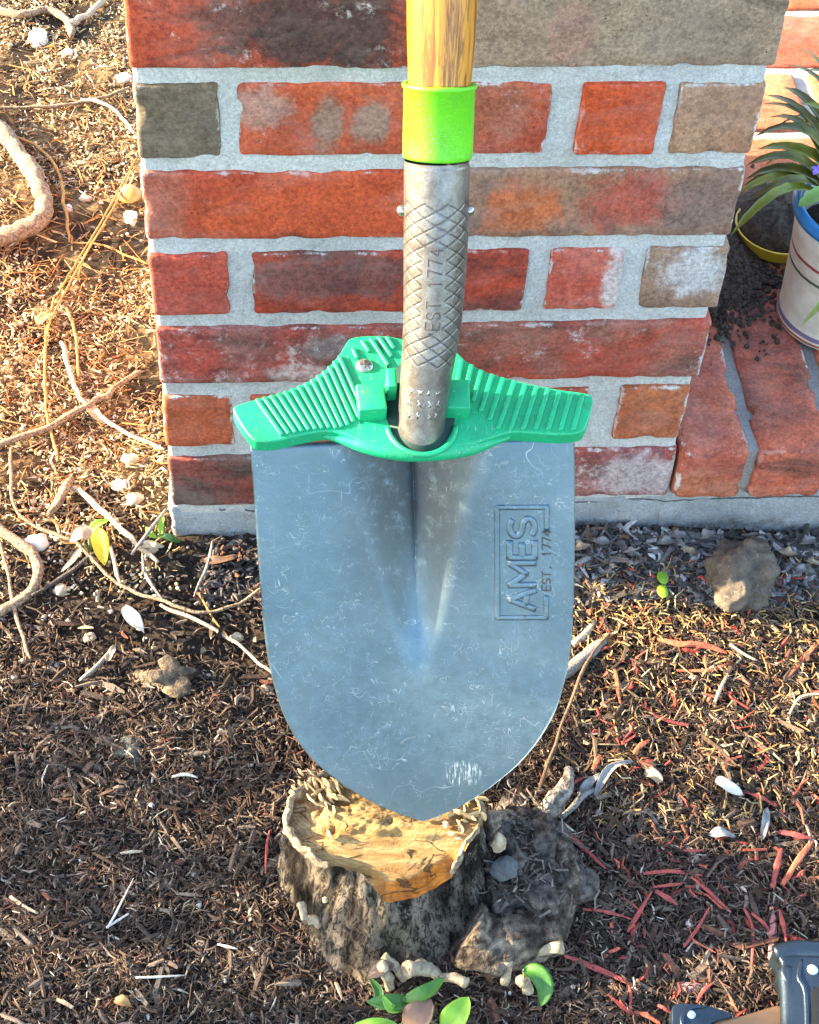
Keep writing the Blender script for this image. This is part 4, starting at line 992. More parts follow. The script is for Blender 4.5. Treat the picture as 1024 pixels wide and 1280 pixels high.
# gravel grains: a shared grain shape repeated in numpy
bm = bmesh.new(); bmesh.ops.create_icosphere(bm, subdivisions=1, radius=1.0); gV = np.array([v.co[:] for v in bm.verts]); gF = np.array([[v.index for v in f.verts] for f in bm.faces]); bm.free()
def grains(name, x, y, r, pal, wts):
    k = allowed(x, y); x = x[k]; y = y[k]; n = len(x)
    r = rng.uniform(*r, n)*rng.choice([0.6, 1, 1.5], n, p=[.5, .38, .12]); sc = rng.uniform(0.6, 1.25, (n, 1, 3)); sc[:, :, 2] *= 0.75
    V = gV[None]*(1+rng.uniform(-.25, .25, (n, len(gV), 1)))*sc*r[:, None, None]; a = rng.uniform(0, 6.3, n)
    X = V[:, :, 0]*np.cos(a)[:, None]-V[:, :, 1]*np.sin(a)[:, None]; Y = V[:, :, 0]*np.sin(a)[:, None]+V[:, :, 1]*np.cos(a)[:, None]
    V = np.stack([X+x[:, None], Y+y[:, None], V[:, :, 2]+(G(x, y)+r*0.5+rng.uniform(0, 2, n))[:, None]], -1)
    T_ = (gF[None]+(np.arange(n)*len(gV))[:, None, None]).reshape(-1, 3)
    pal = np.array(pal); c = pal[rng.choice(len(pal), n, p=np.array(wts)/sum(wts))]*(1+rng.normal(0, .15, (n, 1)))
    return obj(name, fast_mesh(name, V.reshape(-1, 3), None, T_, np.repeat(c.clip(.01, .9), len(gV), 0), True), M_SHRED)
x, y = region(15000, -330, 6, -50, 960); x, y = keep(x, y, 0.12+0.88*sst(-0.15, 0.25, fbm(x/70, y/70, 41.0, 4)))
tag(grains('sandy_grit', x, y, (0.7, 2.0), [(0.62, 0.49, 0.29), (0.46, 0.33, 0.17), (0.2, 0.13, 0.07), (0.68, 0.6, 0.47)], [4, 4, 3, 1.4]), 'pale sandy grit on the soil left of the pier', 'gravel', kind='stuff')
x, y = region(900, -330, 640, -480, 0)
tag(grains('gravel_grain', x, y, (1.0, 2.4), [(0.6, 0.54, 0.44), (0.42, 0.36, 0.28), (0.3, 0.26, 0.22)], [2, 2, 2]), 'tiny pale gravel grains scattered through the mulch', 'gravel', kind='stuff')

# ------------------------------------------------------------------ roots, sticks and straws, each a thing of its own
def wood(name, c1, c2): return simple(name, c1, c2, 420, 0.85, bump=0.003, bscale=520)
MW = dict(root=wood('bare_root', (0.40, 0.28, 0.17), (0.15, 0.095, 0.06)), pale=wood('bleached_stick', (0.58, 0.47, 0.33), (0.42, 0.31, 0.2)), brown=wood('brown_stick', (0.24, 0.14, 0.08), (0.14, 0.08, 0.05)),
          straw=wood('orange_straw', (0.52, 0.27, 0.08), (0.42, 0.19, 0.05)), grey=wood('grey_driftwood', (0.30, 0.27, 0.24), (0.17, 0.15, 0.13)), white=wood('white_straw', (0.72, 0.68, 0.60), (0.6, 0.55, 0.46)), dark=wood('dark_twig', (0.10, 0.075, 0.06), (0.06, 0.045, 0.04)))
def stick(name, label, cat, pts, rpx, mat, h=2.0, arch=0.0, group=None, amp=0.25, sub=5):
    n = len(pts); P = []; R = []
    for i, p in enumerate(pts):
        s = i/(n-1); q = gp(p[0], p[1], 0); r = (rpx if np.isscalar(rpx) else np.interp(s, [0, 1], rpx))/FPX*depth(q)
        q = gp(p[0], p[1], r*0.7+h+arch*math.sin(math.pi*s)); P.append(q); R.append(r)
    # knots and kinks: resample, wander, vary the girth
    m_ = max(n, int(np.linalg.norm(np.diff(np.array(P), axis=0), axis=1).sum()/9)); tq = np.linspace(0, n-1, m_); Pq = []
    Pa = np.array(P)
    for x_ in tq:
        i_ = min(int(x_), n-2); f_ = x_-i_; a0, a1, a2, a3 = Pa[max(i_-1, 0)], Pa[i_], Pa[i_+1], Pa[min(i_+2, n-1)]
        Pq.append(0.5*((2*a1)+(-a0+a2)*f_+(2*a0-5*a1+4*a2-a3)*f_*f_+(-a0+3*a1-3*a2+a3)*f_**3))
    Pq = np.array(Pq); rr_ = np.interp(tq, np.arange(n), R); wob = (0.10 if max(R) > 4.5 else 0.26) if mat != 'white' else 0.08
    Pq += rng.normal(0, 1, Pq.shape)*rr_[:, None]*wob; rr_ = rr_*(1+rng.normal(0, 0.05 if max(R) > 4.5 else 0.11, m_).clip(-.25, .4))*0.88
    rr_[0] *= 0.8; rr_[-1] *= 0.55
    V, F = tube(Pq, rr_, 12 if max(R) > 2 else 7, amp, 0.12, pts[0][0]*0.37, 3); c = V.mean(0)
    return tag(obj(name, new_mesh(name, V-c, F), MW[mat], None, c), label, cat, group)
RG = 'bare roots and twigs on the soil left of the pier'
stick('root', 'thick bent bare root kinked like an elbow at the left', 'root', [(-40, 128), (10, 172), (38, 212), (55, 250), (50, 276), (22, 290), (-30, 308)], (12, 13), 'root', 3, group=RG)
stick('root', 'wavy pale root near the top left, beside the white lump', 'root', [(-30, 2), (20, 18), (58, 13), (82, 24), (90, 44)], (5, 6), 'root', 3, group=RG)
stick('root', 'short pale rootlet rising right to the top edge', 'root', [(88, 30), (108, 18), (145, -12)], 4.5, 'pale', 4, group=RG)
stick('root', 'thin pale rootlet looping down beside the thick bent root', 'root', [(18, 171), (48, 184), (72, 212), (81, 255), (87, 302)], 2.2, 'straw', 5, group=RG)
stick('twig', 'long thin level twig pointing at the dark grey brick', 'twig', [(-20, 134), (60, 133), (112, 125), (162, 110)], 2.4, 'root', 5, group=RG)
stick('twig', 'curved white twig ending at the dark grey brick', 'twig', [(100, 124), (128, 128), (152, 147), (169, 168)], 2.4, 'pale', 7, group=RG)
stick('straw', 'upper orange straw beside the pier edge', 'straw', [(170, 198), (132, 268), (95, 330), (72, 368)], 1.3, 'straw', 6, 6, RG)
stick('straw', 'middle orange straw crossing to the lower left', 'straw', [(169, 207), (140, 262), (105, 322), (66, 395), (60, 420)], 1.3, 'straw', 8, 5, RG)
stick('straw', 'short orange straw below the orange mushroom cap', 'straw', [(132, 280), (108, 315), (98, 345)], 1.3, 'straw', 6, 3, RG)
stick('straw', 'thin orange straw running level to the pier', 'straw', [(88, 303), (125, 306), (160, 320), (186, 330)], 1.4, 'straw', 5, 0, RG)
stick('twig', 'long slanting brown stick rising to the right', 'stick', [(-20, 562), (50, 538), (112, 505), (150, 480), (176, 464)], (5, 4), 'root', 5, group=RG)
stick('twig', 'thin upright stem left of the slanting brown stick', 'twig', [(68, 372), (58, 420), (56, 480), (60, 525), (72, 568)], 2.2, 'straw', 5, group=RG)
stick('twig', 'pale twig bending from the litter to the pier corner', 'twig', [(78, 428), (92, 478), (110, 508), (150, 536), (205, 562)], (3.2, 2.6), 'pale', 5, group=RG)
stick('twig', 'reddish thin stem above the pale bending twig', 'twig', [(84, 385), (95, 420), (98, 470)], 2.2, 'straw', 5, group=RG)
stick('twig', 'straight pale stick slanting down towards the footing', 'stick', [(90, 606), (130, 640), (165, 674), (197, 703)], (4.2, 3.6), 'pale', 7, group=RG)
stick('twig', 'short stout brown stick above the yellow leaf', 'stick', [(60, 643), (78, 618), (92, 596)], 5.5, 'root', 5, group=RG)
stick('twig', 'long pale stem sagging right to the shovel blade', 'twig', [(14, 560), (17, 630), (48, 660), (92, 676), (122, 706), (152, 732), (205, 752), (250, 765), (292, 757), (330, 733)], (2.6, 2.4), 'root', 7, group=RG)
stick('twig', 'thin brown twig reaching down to the blade edge', 'twig', [(200, 756), (250, 778), (290, 800), (318, 824), (340, 842)], 2.6, 'pale', 5, group=RG)
stick('twig', 'thin drooping stem with a pale tip at far left', 'twig', [(-8, 660), (8, 705), (18, 760), (38, 824)], 2.8, 'root', 6, group=RG)
stick('root', 'knobbly root curling at the left edge beside a white stone', 'root', [(-20, 645), (12, 672), (40, 692), (48, 716), (32, 744), (-15, 775)], (8, 7), 'root', 3, group=RG)
stick('twig', 'short grey stick leaning on the pier footing corner', 'twig', [(165, 694), (186, 665), (207, 636)], 3, 'grey', 12, group=RG)
stick('twig', 'dark straight twig under the yellow leaf', 'twig', [(40, 746), (82, 718), (120, 690)], 2.8, 'dark', 6, group=RG)
stick('twig', 'pale upright twig right of the yellow leaf', 'twig', [(137, 684), (144, 708), (151, 732)], 3.0, 'pale', 6, group=RG)
stick('twig', 'forked grey twig above the dark soil', 'twig', [(178, 690), (181, 716), (192, 734), (206, 752)], 2.2, 'grey', 5, group=RG)
stick('twig', 'bluish grey splinter on dark soil by the blade', 'twig', [(266, 678), (258, 710), (243, 746)], 2.6, 'grey', 7, group=RG)
stick('twig', 'thin reddish twig left of the blade', 'twig', [(250, 742), (268, 775), (290, 802)], 1.6, 'straw', 5, group=RG)
stick('twig', 'stout grey twig with a pale flower end', 'twig', [(100, 850), (120, 834), (138, 815)], 3.2, 'grey', 5, group=RG)
RT = 'loose sticks on the right hand mulch'
stick('driftwood', 'fat grey piece of driftwood against the blade edge', 'stick', [(702, 846), (728, 822), (757, 800)], (10, 7), 'grey', 3, group=RT)
stick('driftwood', 'golden stub of wood above the grey driftwood', 'stick', [(716, 806), (732, 790), (745, 776)], (7, 5), 'pale', 2, group=RT)
stick('twig', 'long thin brown twig slanting right of the blade', 'twig', [(762, 792), (738, 822), (714, 876), (694, 930), (672, 990)], 2.3, 'brown', 8, group=RT)
stick('twig', 'bent tan twig at the right edge of the bed', 'twig', [(985, 902), (1000, 872), (1035, 868)], 2.6, 'pale', 5, group=RT)
stick('straw', 'yellow straw lying above the white shell chip', 'straw', [(942, 944), (958, 939), (975, 928)], 1.3, 'straw', 7, group=RT)
stick('stick', 'grey curved root spur beside the stump', 'stick', [(702, 1022), (722, 1000), (745, 985)], 4.5, 'grey', 4, group=RT)
stick('twig', 'tan splinter standing in the right hand mulch', 'twig', [(893, 878), (901, 860), (911, 842)], 2.8, 'pale', 6, group=RT)
stick('twig', 'thin tan splinter beside the red strips', 'twig', [(912, 805), (930, 818), (946, 826)], 2.4, 'pale', 6, group=RT)
LF = 'pale straws lying on the mulch left of the stump'
stick('straw', 'long white straw standing out of the mulch', 'straw', [(134, 1160), (150, 1132), (167, 1098)], (1.8, 1.2), 'white', 6, 3, LF)
stick('straw', 'short white straw crossing the long one', 'straw', [(133, 1160), (148, 1150), (161, 1142)], 2.0, 'white', 6, 0, LF)
stick('straw', 'level white straw near the bottom left', 'straw', [(170, 1222), (200, 1221), (231, 1219)], 1.8, 'white', 6, 0, LF)
stick('straw', 'curved white straw halfway down the left mulch', 'straw', [(215, 971), (232, 968), (247, 972)], 2.2, 'white', 6, 0, LF)
stick('straw', 'pale flat splinter in the left mulch', 'straw', [(150, 1067), (165, 1066), (179, 1064)], 2.6, 'pale', 5, 0, LF)
stick('straw', 'pale split stick at the far left', 'straw', [(13, 1120), (28, 1131), (46, 1142)], 3.0, 'pale', 5, 0, LF)
stick('straw', 'short white straw low beside the stump', 'straw', [(272, 1180), (284, 1183), (297, 1186)], 1.8, 'white', 6, 0, LF)

# red-dyed bark strips
M_RED = [simple('red_dyed_wood', (0.40, 0.075, 0.055), (0.26, 0.045, 0.04), 120, 0.85, bump=0.001, bscale=500, sc=(1, 1, 1)), simple('orange_red_wood', (0.50, 0.13, 0.06), (0.38, 0.08, 0.045), 120, 0.85, bump=0.001, bscale=500), simple('pink_faded_wood', (0.50, 0.20, 0.16), (0.40, 0.12, 0.1), 120, 0.85, bump=0.001, bscale=500)]
def strip(label, pts, wpx, m=0, h=5.0):
    n = len(pts); P = [gp(p[0], p[1], h+rnd.uniform(0, 3)) for p in pts]; r = wpx/2/FPX*depth(P[0])
    if n == 2: P = [P[0], P[0]*0.5+P[1]*0.5+np.array([rnd.uniform(-1, 1), rnd.uniform(-1, 1), 1.5]), P[1]]
    R = [r*0.55]+[r]*(len(P)-2)+[r*0.35]
    V, F = tube(P, R, 6, 0.6, 0.25, pts[0][0]*0.31, 4, flat=0.45); c = V.mean(0)
    tag(obj('red_bark_strip', new_mesh('red_bark_strip', V-c, F, smooth=False), M_RED[m], None, c), label, 'wood chip', 'red dyed bark strips on the mulch')
for a in (
 ('broad orange red strip nearest the grey rock', [(822, 798), (850, 805), (880, 806), (909, 816)], 10, 1),
 ('thin bent red strip just below the broad orange one', [(846, 838), (884, 838), (900, 834), (918, 824)], 5, 1),
 ('short red twig joining the two strips below the rock', [(882, 818), (883, 838)], 4, 1),
 ('upright orange red sliver right of the blade', [(770, 838), (776, 880)], 6, 1),
 ('orange red strip slanting up at the right edge, level with the blade', [(981, 850), (1005, 822), (1034, 792)], 8, 1),
 ('dull red strip in the golden mulch right of the blade', [(817, 893), (838, 902), (861, 906)], 6, 0),
 ('small red chip between the blade and the white shell', [(792, 941), (812, 925)], 8, 1),
 ('stubby orange chip beside the grey curled leaf', [(741, 962), (751, 944)], 8, 1),
 ('thin red strip between root spur and curled leaf', [(698, 992), (735, 969)], 5, 0),
 ('red strip just right of the white shell chip', [(934, 990), (970, 1008)], 6, 0),
 ('red strip running down from the root burl', [(697, 1028), (728, 1058), (757, 1086)], 7, 0),
 ('long straight red strip low beside the stump base', [(705, 1194), (750, 1212), (793, 1232)], 8, 0),
 ('thin red strip hanging below the long straight one', [(785, 1225), (788, 1262)], 4, 0),
 ('leaning red strip at the middle of the right mulch', [(785, 1165), (798, 1142), (815, 1114)], 6, 0),
 ('pointed red sliver left of the tool', [(855, 1184), (872, 1160), (887, 1134)], 5, 0),
 ('curved long red strip above the leaning ones', [(804, 1092), (840, 1089), (878, 1094)], 6, 0),
 ('short pale red strip under the curved long one', [(817, 1109), (858, 1103)], 5, 0),
 ('thin red strip bending down to the right', [(864, 1096), (888, 1116), (914, 1140)], 5, 0),
 ('thin upright red strip ending above the tool', [(930, 1135), (941, 1162), (939, 1218)], 5, 0),
 ('red strip forking from the thin upright one', [(940, 1141), (964, 1165)], 6, 0),
 ('wide faded pink strip pointing down at the tool', [(965, 1134), (966, 1165), (962, 1199)], 10, 2),
 ('narrow red strip right of the faded pink one', [(974, 1137), (983, 1177)], 6, 0),
 ('long red strip rising to the right edge', [(978, 1106), (998, 1075), (1018, 1048)], 9, 1),
 ('thick red strip lying level at the right edge', [(974, 1039), (1014, 1048)], 9, 0),
 ('stubby red strip left of the long rising one', [(966, 1110), (977, 1061)], 8, 0),
 ('tiny level red strip in the middle of the right mulch', [(855, 1063), (879, 1063)], 5, 0),
 ('broad dark red chip under the curved long strip', [(819, 1114), (847, 1131)], 8, 0),
 ('thin dark red strip leaving the root burl', [(728, 1136), (760, 1140), (790, 1149)], 5, 0),
 ('small red strip above the brown tool handle', [(871, 1253), (891, 1229)], 6, 0),
 ('thin red sliver in the mulch left of the stump', [(337, 1038), (332, 1092)], 4, 0),
 ('small red strip beside the tool jaw', [(822, 1256), (840, 1266)], 6, 0)):
    strip(*a)

# stones
def stone(name, label, cat, px, py, wpx, hpx, mat, seed, group=None, sink=0.25, rough=0.35, sub=3, flat=0.8):
    c = gp(px, py, 0); k = depth(c)/FPX; sx = wpx/2*k; sy = hpx/2*k*1.15; sz = min(sx, sy)*flat
    V, F = rock(sx, sy, sz, seed, sub, rough, 1.5)
    return tag(obj(name, new_mesh(name, V, F, smooth=sub > 2), mat, None, gp(px, py, sz*(1-sink*2)*0.5)), label, cat, group)
M_WST = simple('white_stone', (0.72, 0.68, 0.60), (0.60, 0.52, 0.40), 70, 0.85, bump=0.001, bscale=300)
M_TST = simple('tan_pebble', (0.50, 0.40, 0.27), (0.38, 0.28, 0.18), 90, 0.85, bump=0.001)
def rockmat():
    k = NT('crumbly_grey_rock'); v = k.coords(); n = k.noise(v, 60, 6, .75); n3 = k.noise(v, 320, 5, .8)
    c = k.mix(k.ss(n, .35, .7), (0.21, 0.17, 0.13), (0.11, 0.09, 0.075)); c = k.mix(k.ss(n3, .58, .66), c, (0.42, 0.33, 0.22)); c = k.mix(k.ss(n3, .40, .32), c, (0.04, 0.035, 0.03))
    k.bump(k.math('ADD', n, n3), 0.004, 1); return k.fin(c, .95, 0, .15)
stone('rock', 'brown grey crumbly rock on the mulch below the step', 'rock', 927, 722, 92, 88, rockmat(), 4.4, None, 0.12, 0.42, 5, 0.95)
G1 = 'pale stones lying on the soil'
for lab, px, py, w, h in (('white angular lump near the top left root', 47, 48, 24, 30), ('white round stone beside the knobbly left root', 45, 680, 30, 24), ('white block under the orange mushroom cap', 163, 273, 18, 22), ('white lump touching the pier below its top brick', 156, 98, 22, 14),
                          ('cream stone on the dark soil left of the blade', 75, 738, 18, 15), ('cream pebble beside the blade edge', 296, 797, 18, 13), ('cream pebble just left of the lower blade', 331, 862, 18, 14), ('pale stone under the slanting brown stick', 162, 575, 22, 16), ('white stone left of the pier bottom bricks', 150, 608, 20, 16),
                          ('cream stone on the litter beside the lowest bricks', 168, 625, 22, 18), ('pale pebble in front of the footing corner', 190, 684, 28, 16), ('cream pebble among the dark crumbs', 112, 797, 18, 12), ('pale flat stone at the level of the mushroom cap', 107, 249, 15, 10), ('pale pebble below the white top left lump', 85, 67, 16, 12),
                          ('small white pebble left of the straws', 85, 261, 11, 11), ('white pebble on the golden fibres right of the blade', 868, 758, 14, 12), ('small white pebble under the broad orange strip', 866, 848, 12, 10), ('little white pebble in the lower right mulch', 862, 1155, 9, 12), ('cream pebble near the curled grey leaf', 762, 1023, 12, 11),
                          ('white pebble near the stump root burl', 727, 1073, 9, 8), ('cream pebble at the far bottom left', 16, 1162, 20, 10), ('white pebble left of the stump sprouts', 282, 1224, 9, 9), ('pale pebble low in the left mulch', 103, 1220, 11, 9), ('cream pebble near the stump in the left mulch', 253, 1180, 10, 11)):
    stone('pebble', lab, 'stone', px, py, w, h, M_WST if 'white' in lab else M_TST, px*0.17+py*.05, G1)
stone('pebble', 'flat pink pebble left of the tool', 'stone', 860, 1236, 46, 13, simple('pink_stone', (0.42, 0.24, 0.21), (0.34, 0.18, 0.16), 90, 0.7), 5.1, G1, 0.1)
stone('pebble', 'dark red stone right of the crumbly rock', 'stone', 996, 750, 15, 20, simple('red_stone', (0.34, 0.09, 0.08), (0.24, 0.06, 0.06), 90, 0.7), 2.1, G1, 0.1)
stone('pebble', 'grey mossy stone on the left mulch', 'stone', 162, 935, 40, 34, simple('mossy_stone', (0.16, 0.16, 0.12), (0.09, 0.085, 0.07), 120, 0.95, bump=0.003), 7.7, G1, 0.35, 0.6, 4, 0.4)
stone('dirt_clod', 'clod of fibrous dirt left of the blade', 'dirt clod', 212, 845, 66, 40, simple('clod', (0.20, 0.14, 0.08), (0.07, 0.05, 0.035), 150, 0.95, bump=0.004), 9.7, None, 0.3, 0.7, 4, 0.5)
stone('yellow_bit', 'small yellow crumb below the white shell chip', 'wood chip', 887, 1016, 15, 15, simple('yellow_crumb', (0.62, 0.47, 0.16), (0.5, 0.36, 0.1), 90, 0.8), 3.3)
# mushroom
mp = gp(163, 252, 0); ms = thing('mushroom', 'glossy orange mushroom cap tucked against the pier', 'mushroom', mp)
V, F = lathe([(0.1, 17), (4, 16.6), (8, 14.8), (11, 11.5), (12.2, 8.5), (11.5, 7.2), (6, 8.5), (2.5, 9)], 28)
k = NT('orange_cap'); v = k.coords(); cm = k.fin(k.mix(k.ss(k.noise(v, 50, 4), .35, .65), (0.52, 0.24, 0.05), (0.58, 0.32, 0.10)), 0.3, 0, 0.5)
for i in range(len(V)): V[i] += np.array(mn.noise_vector(Vector(V[i]*0.1)))*1.5
c_ = obj('cap', new_mesh('cap', V, F), cm, ms); V, F = tube([(0, 0, -2), (0.6, 0, 5), (0, 0, 11)], [3.2, 2.6, 2.6], 12); obj('stalk', new_mesh('stalk', V, F), M_TST, ms)

# ------------------------------------------------------------------ leaves
def leafmat(name, c1, c2, rough=0.5, tr=0.15):
    k = NT(name); v = k.coords(); n = k.noise(v, 60, 5, .65); n2 = k.noise(v, 500, 3)
    k.bump(n2, 0.0004, .6); m = k.fin(k.mix(k.ss(n, .35, .65), c1, c2), rough, 0, .45)
    k.b.inputs['Transmission Weight'].default_value = 0.0; return m
M_LG = leafmat('glossy_green_leaf', (0.045, 0.14, 0.015), (0.03, 0.10, 0.012)); M_LB = leafmat('lime_leaf', (0.20, 0.36, 0.02), (0.13, 0.28, 0.015)); M_LBR = leafmat('brown_leaf', (0.16, 0.085, 0.05), (0.10, 0.055, 0.035)); M_LY = leafmat('yellow_leaf', (0.68, 0.50, 0.015), (0.55, 0.42, 0.02))
M_LGR = leafmat('grey_dead_leaf', (0.27, 0.26, 0.245), (0.15, 0.14, 0.13), .85); M_LTAN = leafmat('tan_dead_leaf', (0.42, 0.33, 0.22), (0.30, 0.21, 0.13), .85); M_STEM = leafmat('green_stem', (0.14, 0.2, 0.05), (0.16, 0.14, 0.06))
def addleaf(root, loc, pts, wpx, m, fold=0.25, wave=0.0, name='leaf', blunt=0.6, tipw=0.0):
    P = np.array([gp(p[0], p[1], p[2]) for p in pts]); w = wpx/FPX*depth(P[0])
    V, F = leaf_mesh(P, w, fold, 7, wave=wave, seed=pts[0][0], blunt=blunt, tipw=tipw)
    return obj(name, new_mesh(name, rel(V, loc), F), m, root)
def sprout(label, base, leaves, stems=True, cat='plant', name='leafy_sprout'):
    loc = gp(*base, 0); t = thing(name, label, cat, loc)
    for pts, w, m, *r in leaves:
        addleaf(t, loc, pts, w, m, *(r or ()))
        if stems:
            V, F = tube([loc+np.array([0, 0, -2]), (loc+gp(*pts[0]))/2+np.array([0, 0, 3]), gp(*pts[0])], [1.2, 1.0, .8], 6); obj('stem', new_mesh('stem', rel(V, loc), F), M_STEM, t)
    return t
sprout('cluster of green and brown leaves sprouting at the stump base', (515, 1262), [([(512, 1252, 14), (490, 1254, 22), (458, 1252, 18)], 26, M_LG, 0.3), ([(505, 1250, 20), (530, 1243, 26), (556, 1222, 22)], 24, M_LG, 0.3), ([(500, 1262, 18), (487, 1262, 26), (478, 1244, 28)], 15, M_LB, 0.4),
    ([(556, 1290, 14), (570, 1270, 24), (586, 1246, 26)], 40, M_LB, 0.35), ([(508, 1288, 16), (522, 1270, 26), (540, 1250, 24)], 46, M_LBR, 0.15), ([(500, 1285, 14), (470, 1280, 20), (440, 1282, 14)], 20, M_LB, 0.3), ([(470, 1262, 10), (475, 1240, 14), (462, 1222, 14)], 15, M_LG, .3)])
sprout('single curled dark green leaf right of the stump base', (655, 1245), [([(655, 1212, 26), (672, 1216, 30), (684, 1236, 26), (676, 1258, 16)], 30, M_LG, 0.45)])
sprout('brown dead leaf hanging on stubs at the stump base', (480, 1225), [([(492, 1205, 22), (474, 1212, 26), (458, 1222, 20)], 24, M_LBR, 0.4, 1.0)], name='dead_leaf_sprout')
sprout('small weed with one bright yellow leaf near the pier corner', (112, 690), [([(122, 662, 16), (126, 680, 22), (131, 706, 16)], 26, M_LY, 0.3, 0.8), ([(114, 672, 12), (102, 664, 16), (88, 678, 12)], 26, M_LTAN, 0.3), ([(112, 668, 10), (120, 655, 14), (136, 650, 12)], 14, M_LB, 0.3), ([(104, 680, 8), (92, 700, 10), (76, 715, 6)], 10, M_LTAN, 0.3)], name='weed')
sprout('low green weed at the left corner of the footing', (205, 675), [([(198, 668, 6), (212, 672, 10), (226, 678, 6)], 12, M_LG, .3), ([(202, 668, 8), (200, 655, 12), (205, 646, 14)], 10, M_LB, .3), ([(196, 672, 6), (188, 668, 10), (182, 658, 10)], 10, M_LB, .3)], name='weed')
loc = gp(829, 738, 0); sd_ = thing('seedling', 'tiny seedling with two round lime leaves right of the blade', 'seedling', loc)
for px, py in ((828.5, 722), (828.5, 739)):
    c = gp(px, py, 14); a = [(8.5*math.cos(t)*.85+c[0], 8.5*math.sin(t)*1.15+c[1], c[2]) for t in np.linspace(0, 2*math.pi, 20, endpoint=False)]
    a = np.array(a); V, F = prism([(p[0], p[1]) for p in (a-c)*np.array([.62, .68, 1])], -0.4, 0.4, 0.2, 1); obj('leaf', new_mesh('leaf', rel(V+c, loc), F), M_LB, sd_)
V, F = tube([loc-np.array([0, 0, 3]), loc+np.array([0, 2, 7]), gp(828, 730, 13)], 0.9, 6); obj('stem', new_mesh('stem', rel(V, loc), F), M_STEM, sd_)
def loose(label, pts, w, m, fold=0.3, wave=1.0, group='dead leaves and flakes on the ground', cat='dead leaf', name='dead_leaf', blunt=0.6):
    P = np.array([gp(p[0], p[1], p[2]) for p in pts]); V, F = leaf_mesh(P, w/FPX*depth(P[0]), fold, 7, wave=wave, seed=pts[0][0], blunt=blunt); c = V.mean(0)
    tag(obj(name, new_mesh(name, V-c, F), m, None, c), label, cat, group)
for a in (('long grey curled leaf below the driftwood', [(742, 1000, 5), (755, 968, 12), (770, 954, 12), (792, 952, 6)], 13, M_LGR, .5), ('pointed grey leaf beside the thin red strip', [(722, 996, 5), (735, 980, 9), (750, 966, 8)], 14, M_LGR, .3), ('tan triangular leaf left of the white shell chip', [(806, 965, 6), (818, 968, 10), (828, 978, 8)], 20, M_LTAN, .3),
          ('grey feathery leaf right of the yellow crumb', [(886, 1043, 5), (902, 1040, 9), (920, 1046, 5)], 16, M_LGR, .3), ('curled pale leaf at right of the mulch', [(958, 1010, 6), (957, 1030, 12), (952, 1052, 6)], 12, M_LGR, .6), ('white papery flake on dark soil left of the blade', [(155, 758, 6), (166, 772, 10), (180, 790, 6)], 22, M_WST, .2), ('white shell chip on the right hand mulch', [(895, 973, 8), (910, 982, 12), (930, 994, 9)], 20, M_WST, .15),
          ('pale bud at the end of the stout grey twig', [(134, 826, 8), (139, 816, 12), (144, 806, 10)], 11, M_LTAN, .5), ('tan flake beside the slanting brown stick', [(104, 500, 5), (118, 515, 9), (130, 530, 5)], 16, M_LTAN, .3), ('orange flake at left below the straws', [(45, 405, 5), (56, 396, 9), (66, 388, 6)], 16, simple('orange_flake', (0.5, 0.2, 0.07), (0.42, 0.15, 0.05), 60, .7), .3),
          ('brown curled leaf at the foot of the pier', [(252, 700, 6), (275, 702, 11), (298, 694, 7)], 15, M_LBR, .4), ('orange flake at the bottom left', [(143, 1250, 6), (152, 1250, 9), (165, 1258, 6)], 16, simple('amber_flake', (0.42, 0.22, 0.07), (0.32, 0.15, 0.05), 60, .7), .3)):
    loose(*a)
WL = ['grey dead leaf touching the right blade edge', 'flat grey leaf under the lowest right pier brick', 'grey leaf lying just below the pier corner', 'pale leaf left of the crumbly rock, against the concrete', 'tan leaf between pier corner and crumbly rock', 'grey leaf against the concrete behind the crumbly rock', 'upright grey leaf at the back edge of the rock', 'grey leaf behind the right edge of the rock', 'tan leaf right of the rock by the concrete', 'grey leaf at the far right against the concrete', 'slanting grey leaf above the dark red stone', 'dark leaf touching the right side of the rock', 'grey leaf at the right edge, above the red stone', 'grey leaf flat on concrete foot below the step mortar']
for i, (px, py, dx, dy) in enumerate([(727, 683, 22, -4), (752, 676, 26, 2), (790, 690, 20, 8), (832, 676, 24, -6), (862, 688, 22, 6), (884, 668, 22, -8), (905, 682, 14, 16), (950, 678, 20, -10), (985, 690, 24, 6), (1010, 676, 20, -4), (1000, 712, 22, -10), (962, 700, 20, 8), (1015, 702, 18, 6), (848, 668, 22, 2)]):
    loose(WL[i], [(px-dx/2, py-dy/2, 5), (px, py, 12), (px+dx/2, py+dy/2, 6)], rnd.uniform(12, 20), M_LGR if i % 4 else M_LTAN, rnd.uniform(.2, .5), group='grey dead leaves under the step')

# ------------------------------------------------------------------ flower pot, plant, saucer and spilled soil on the step
PC = np.array([560.0, 148.0, TOPZ]); PH = 105.0
def potmat():
    k = NT('painted_glaze'); v = k.coords(); x, y, z = k.sep(v); n = k.noise(v, 40, 5, .7)
    c = k.mix(k.ss(n, .4, .7), (0.66, 0.60, 0.49), (0.52, 0.46, 0.37))
    for zc, wd, cc in ((0.080, 0.0016, (0.30, 0.05, 0.06)), (0.066, 0.0016, (0.06, 0.09, 0.05)), (0.010, 0.0022, (0.16, 0.12, 0.20)), (0.005, 0.0014, (0.35, 0.10, 0.06))):
        zz = k.math('ADD', z, k.math('MULTIPLY', k.math('SUBTRACT', n, .5), 0.003))
        c = k.mix(k.ss(k.math('ABSOLUTE', k.math('SUBTRACT', zz, zc)), wd*0.7, wd*1.2, 1, 0), c, cc)
    c = k.mix(k.math('MULTIPLY', k.ss(k.voro(v, 130), .05, .1, 1, 0), .6), c, (0.25, 0.2, 0.16)); return k.fin(c, .35, 0, .5)
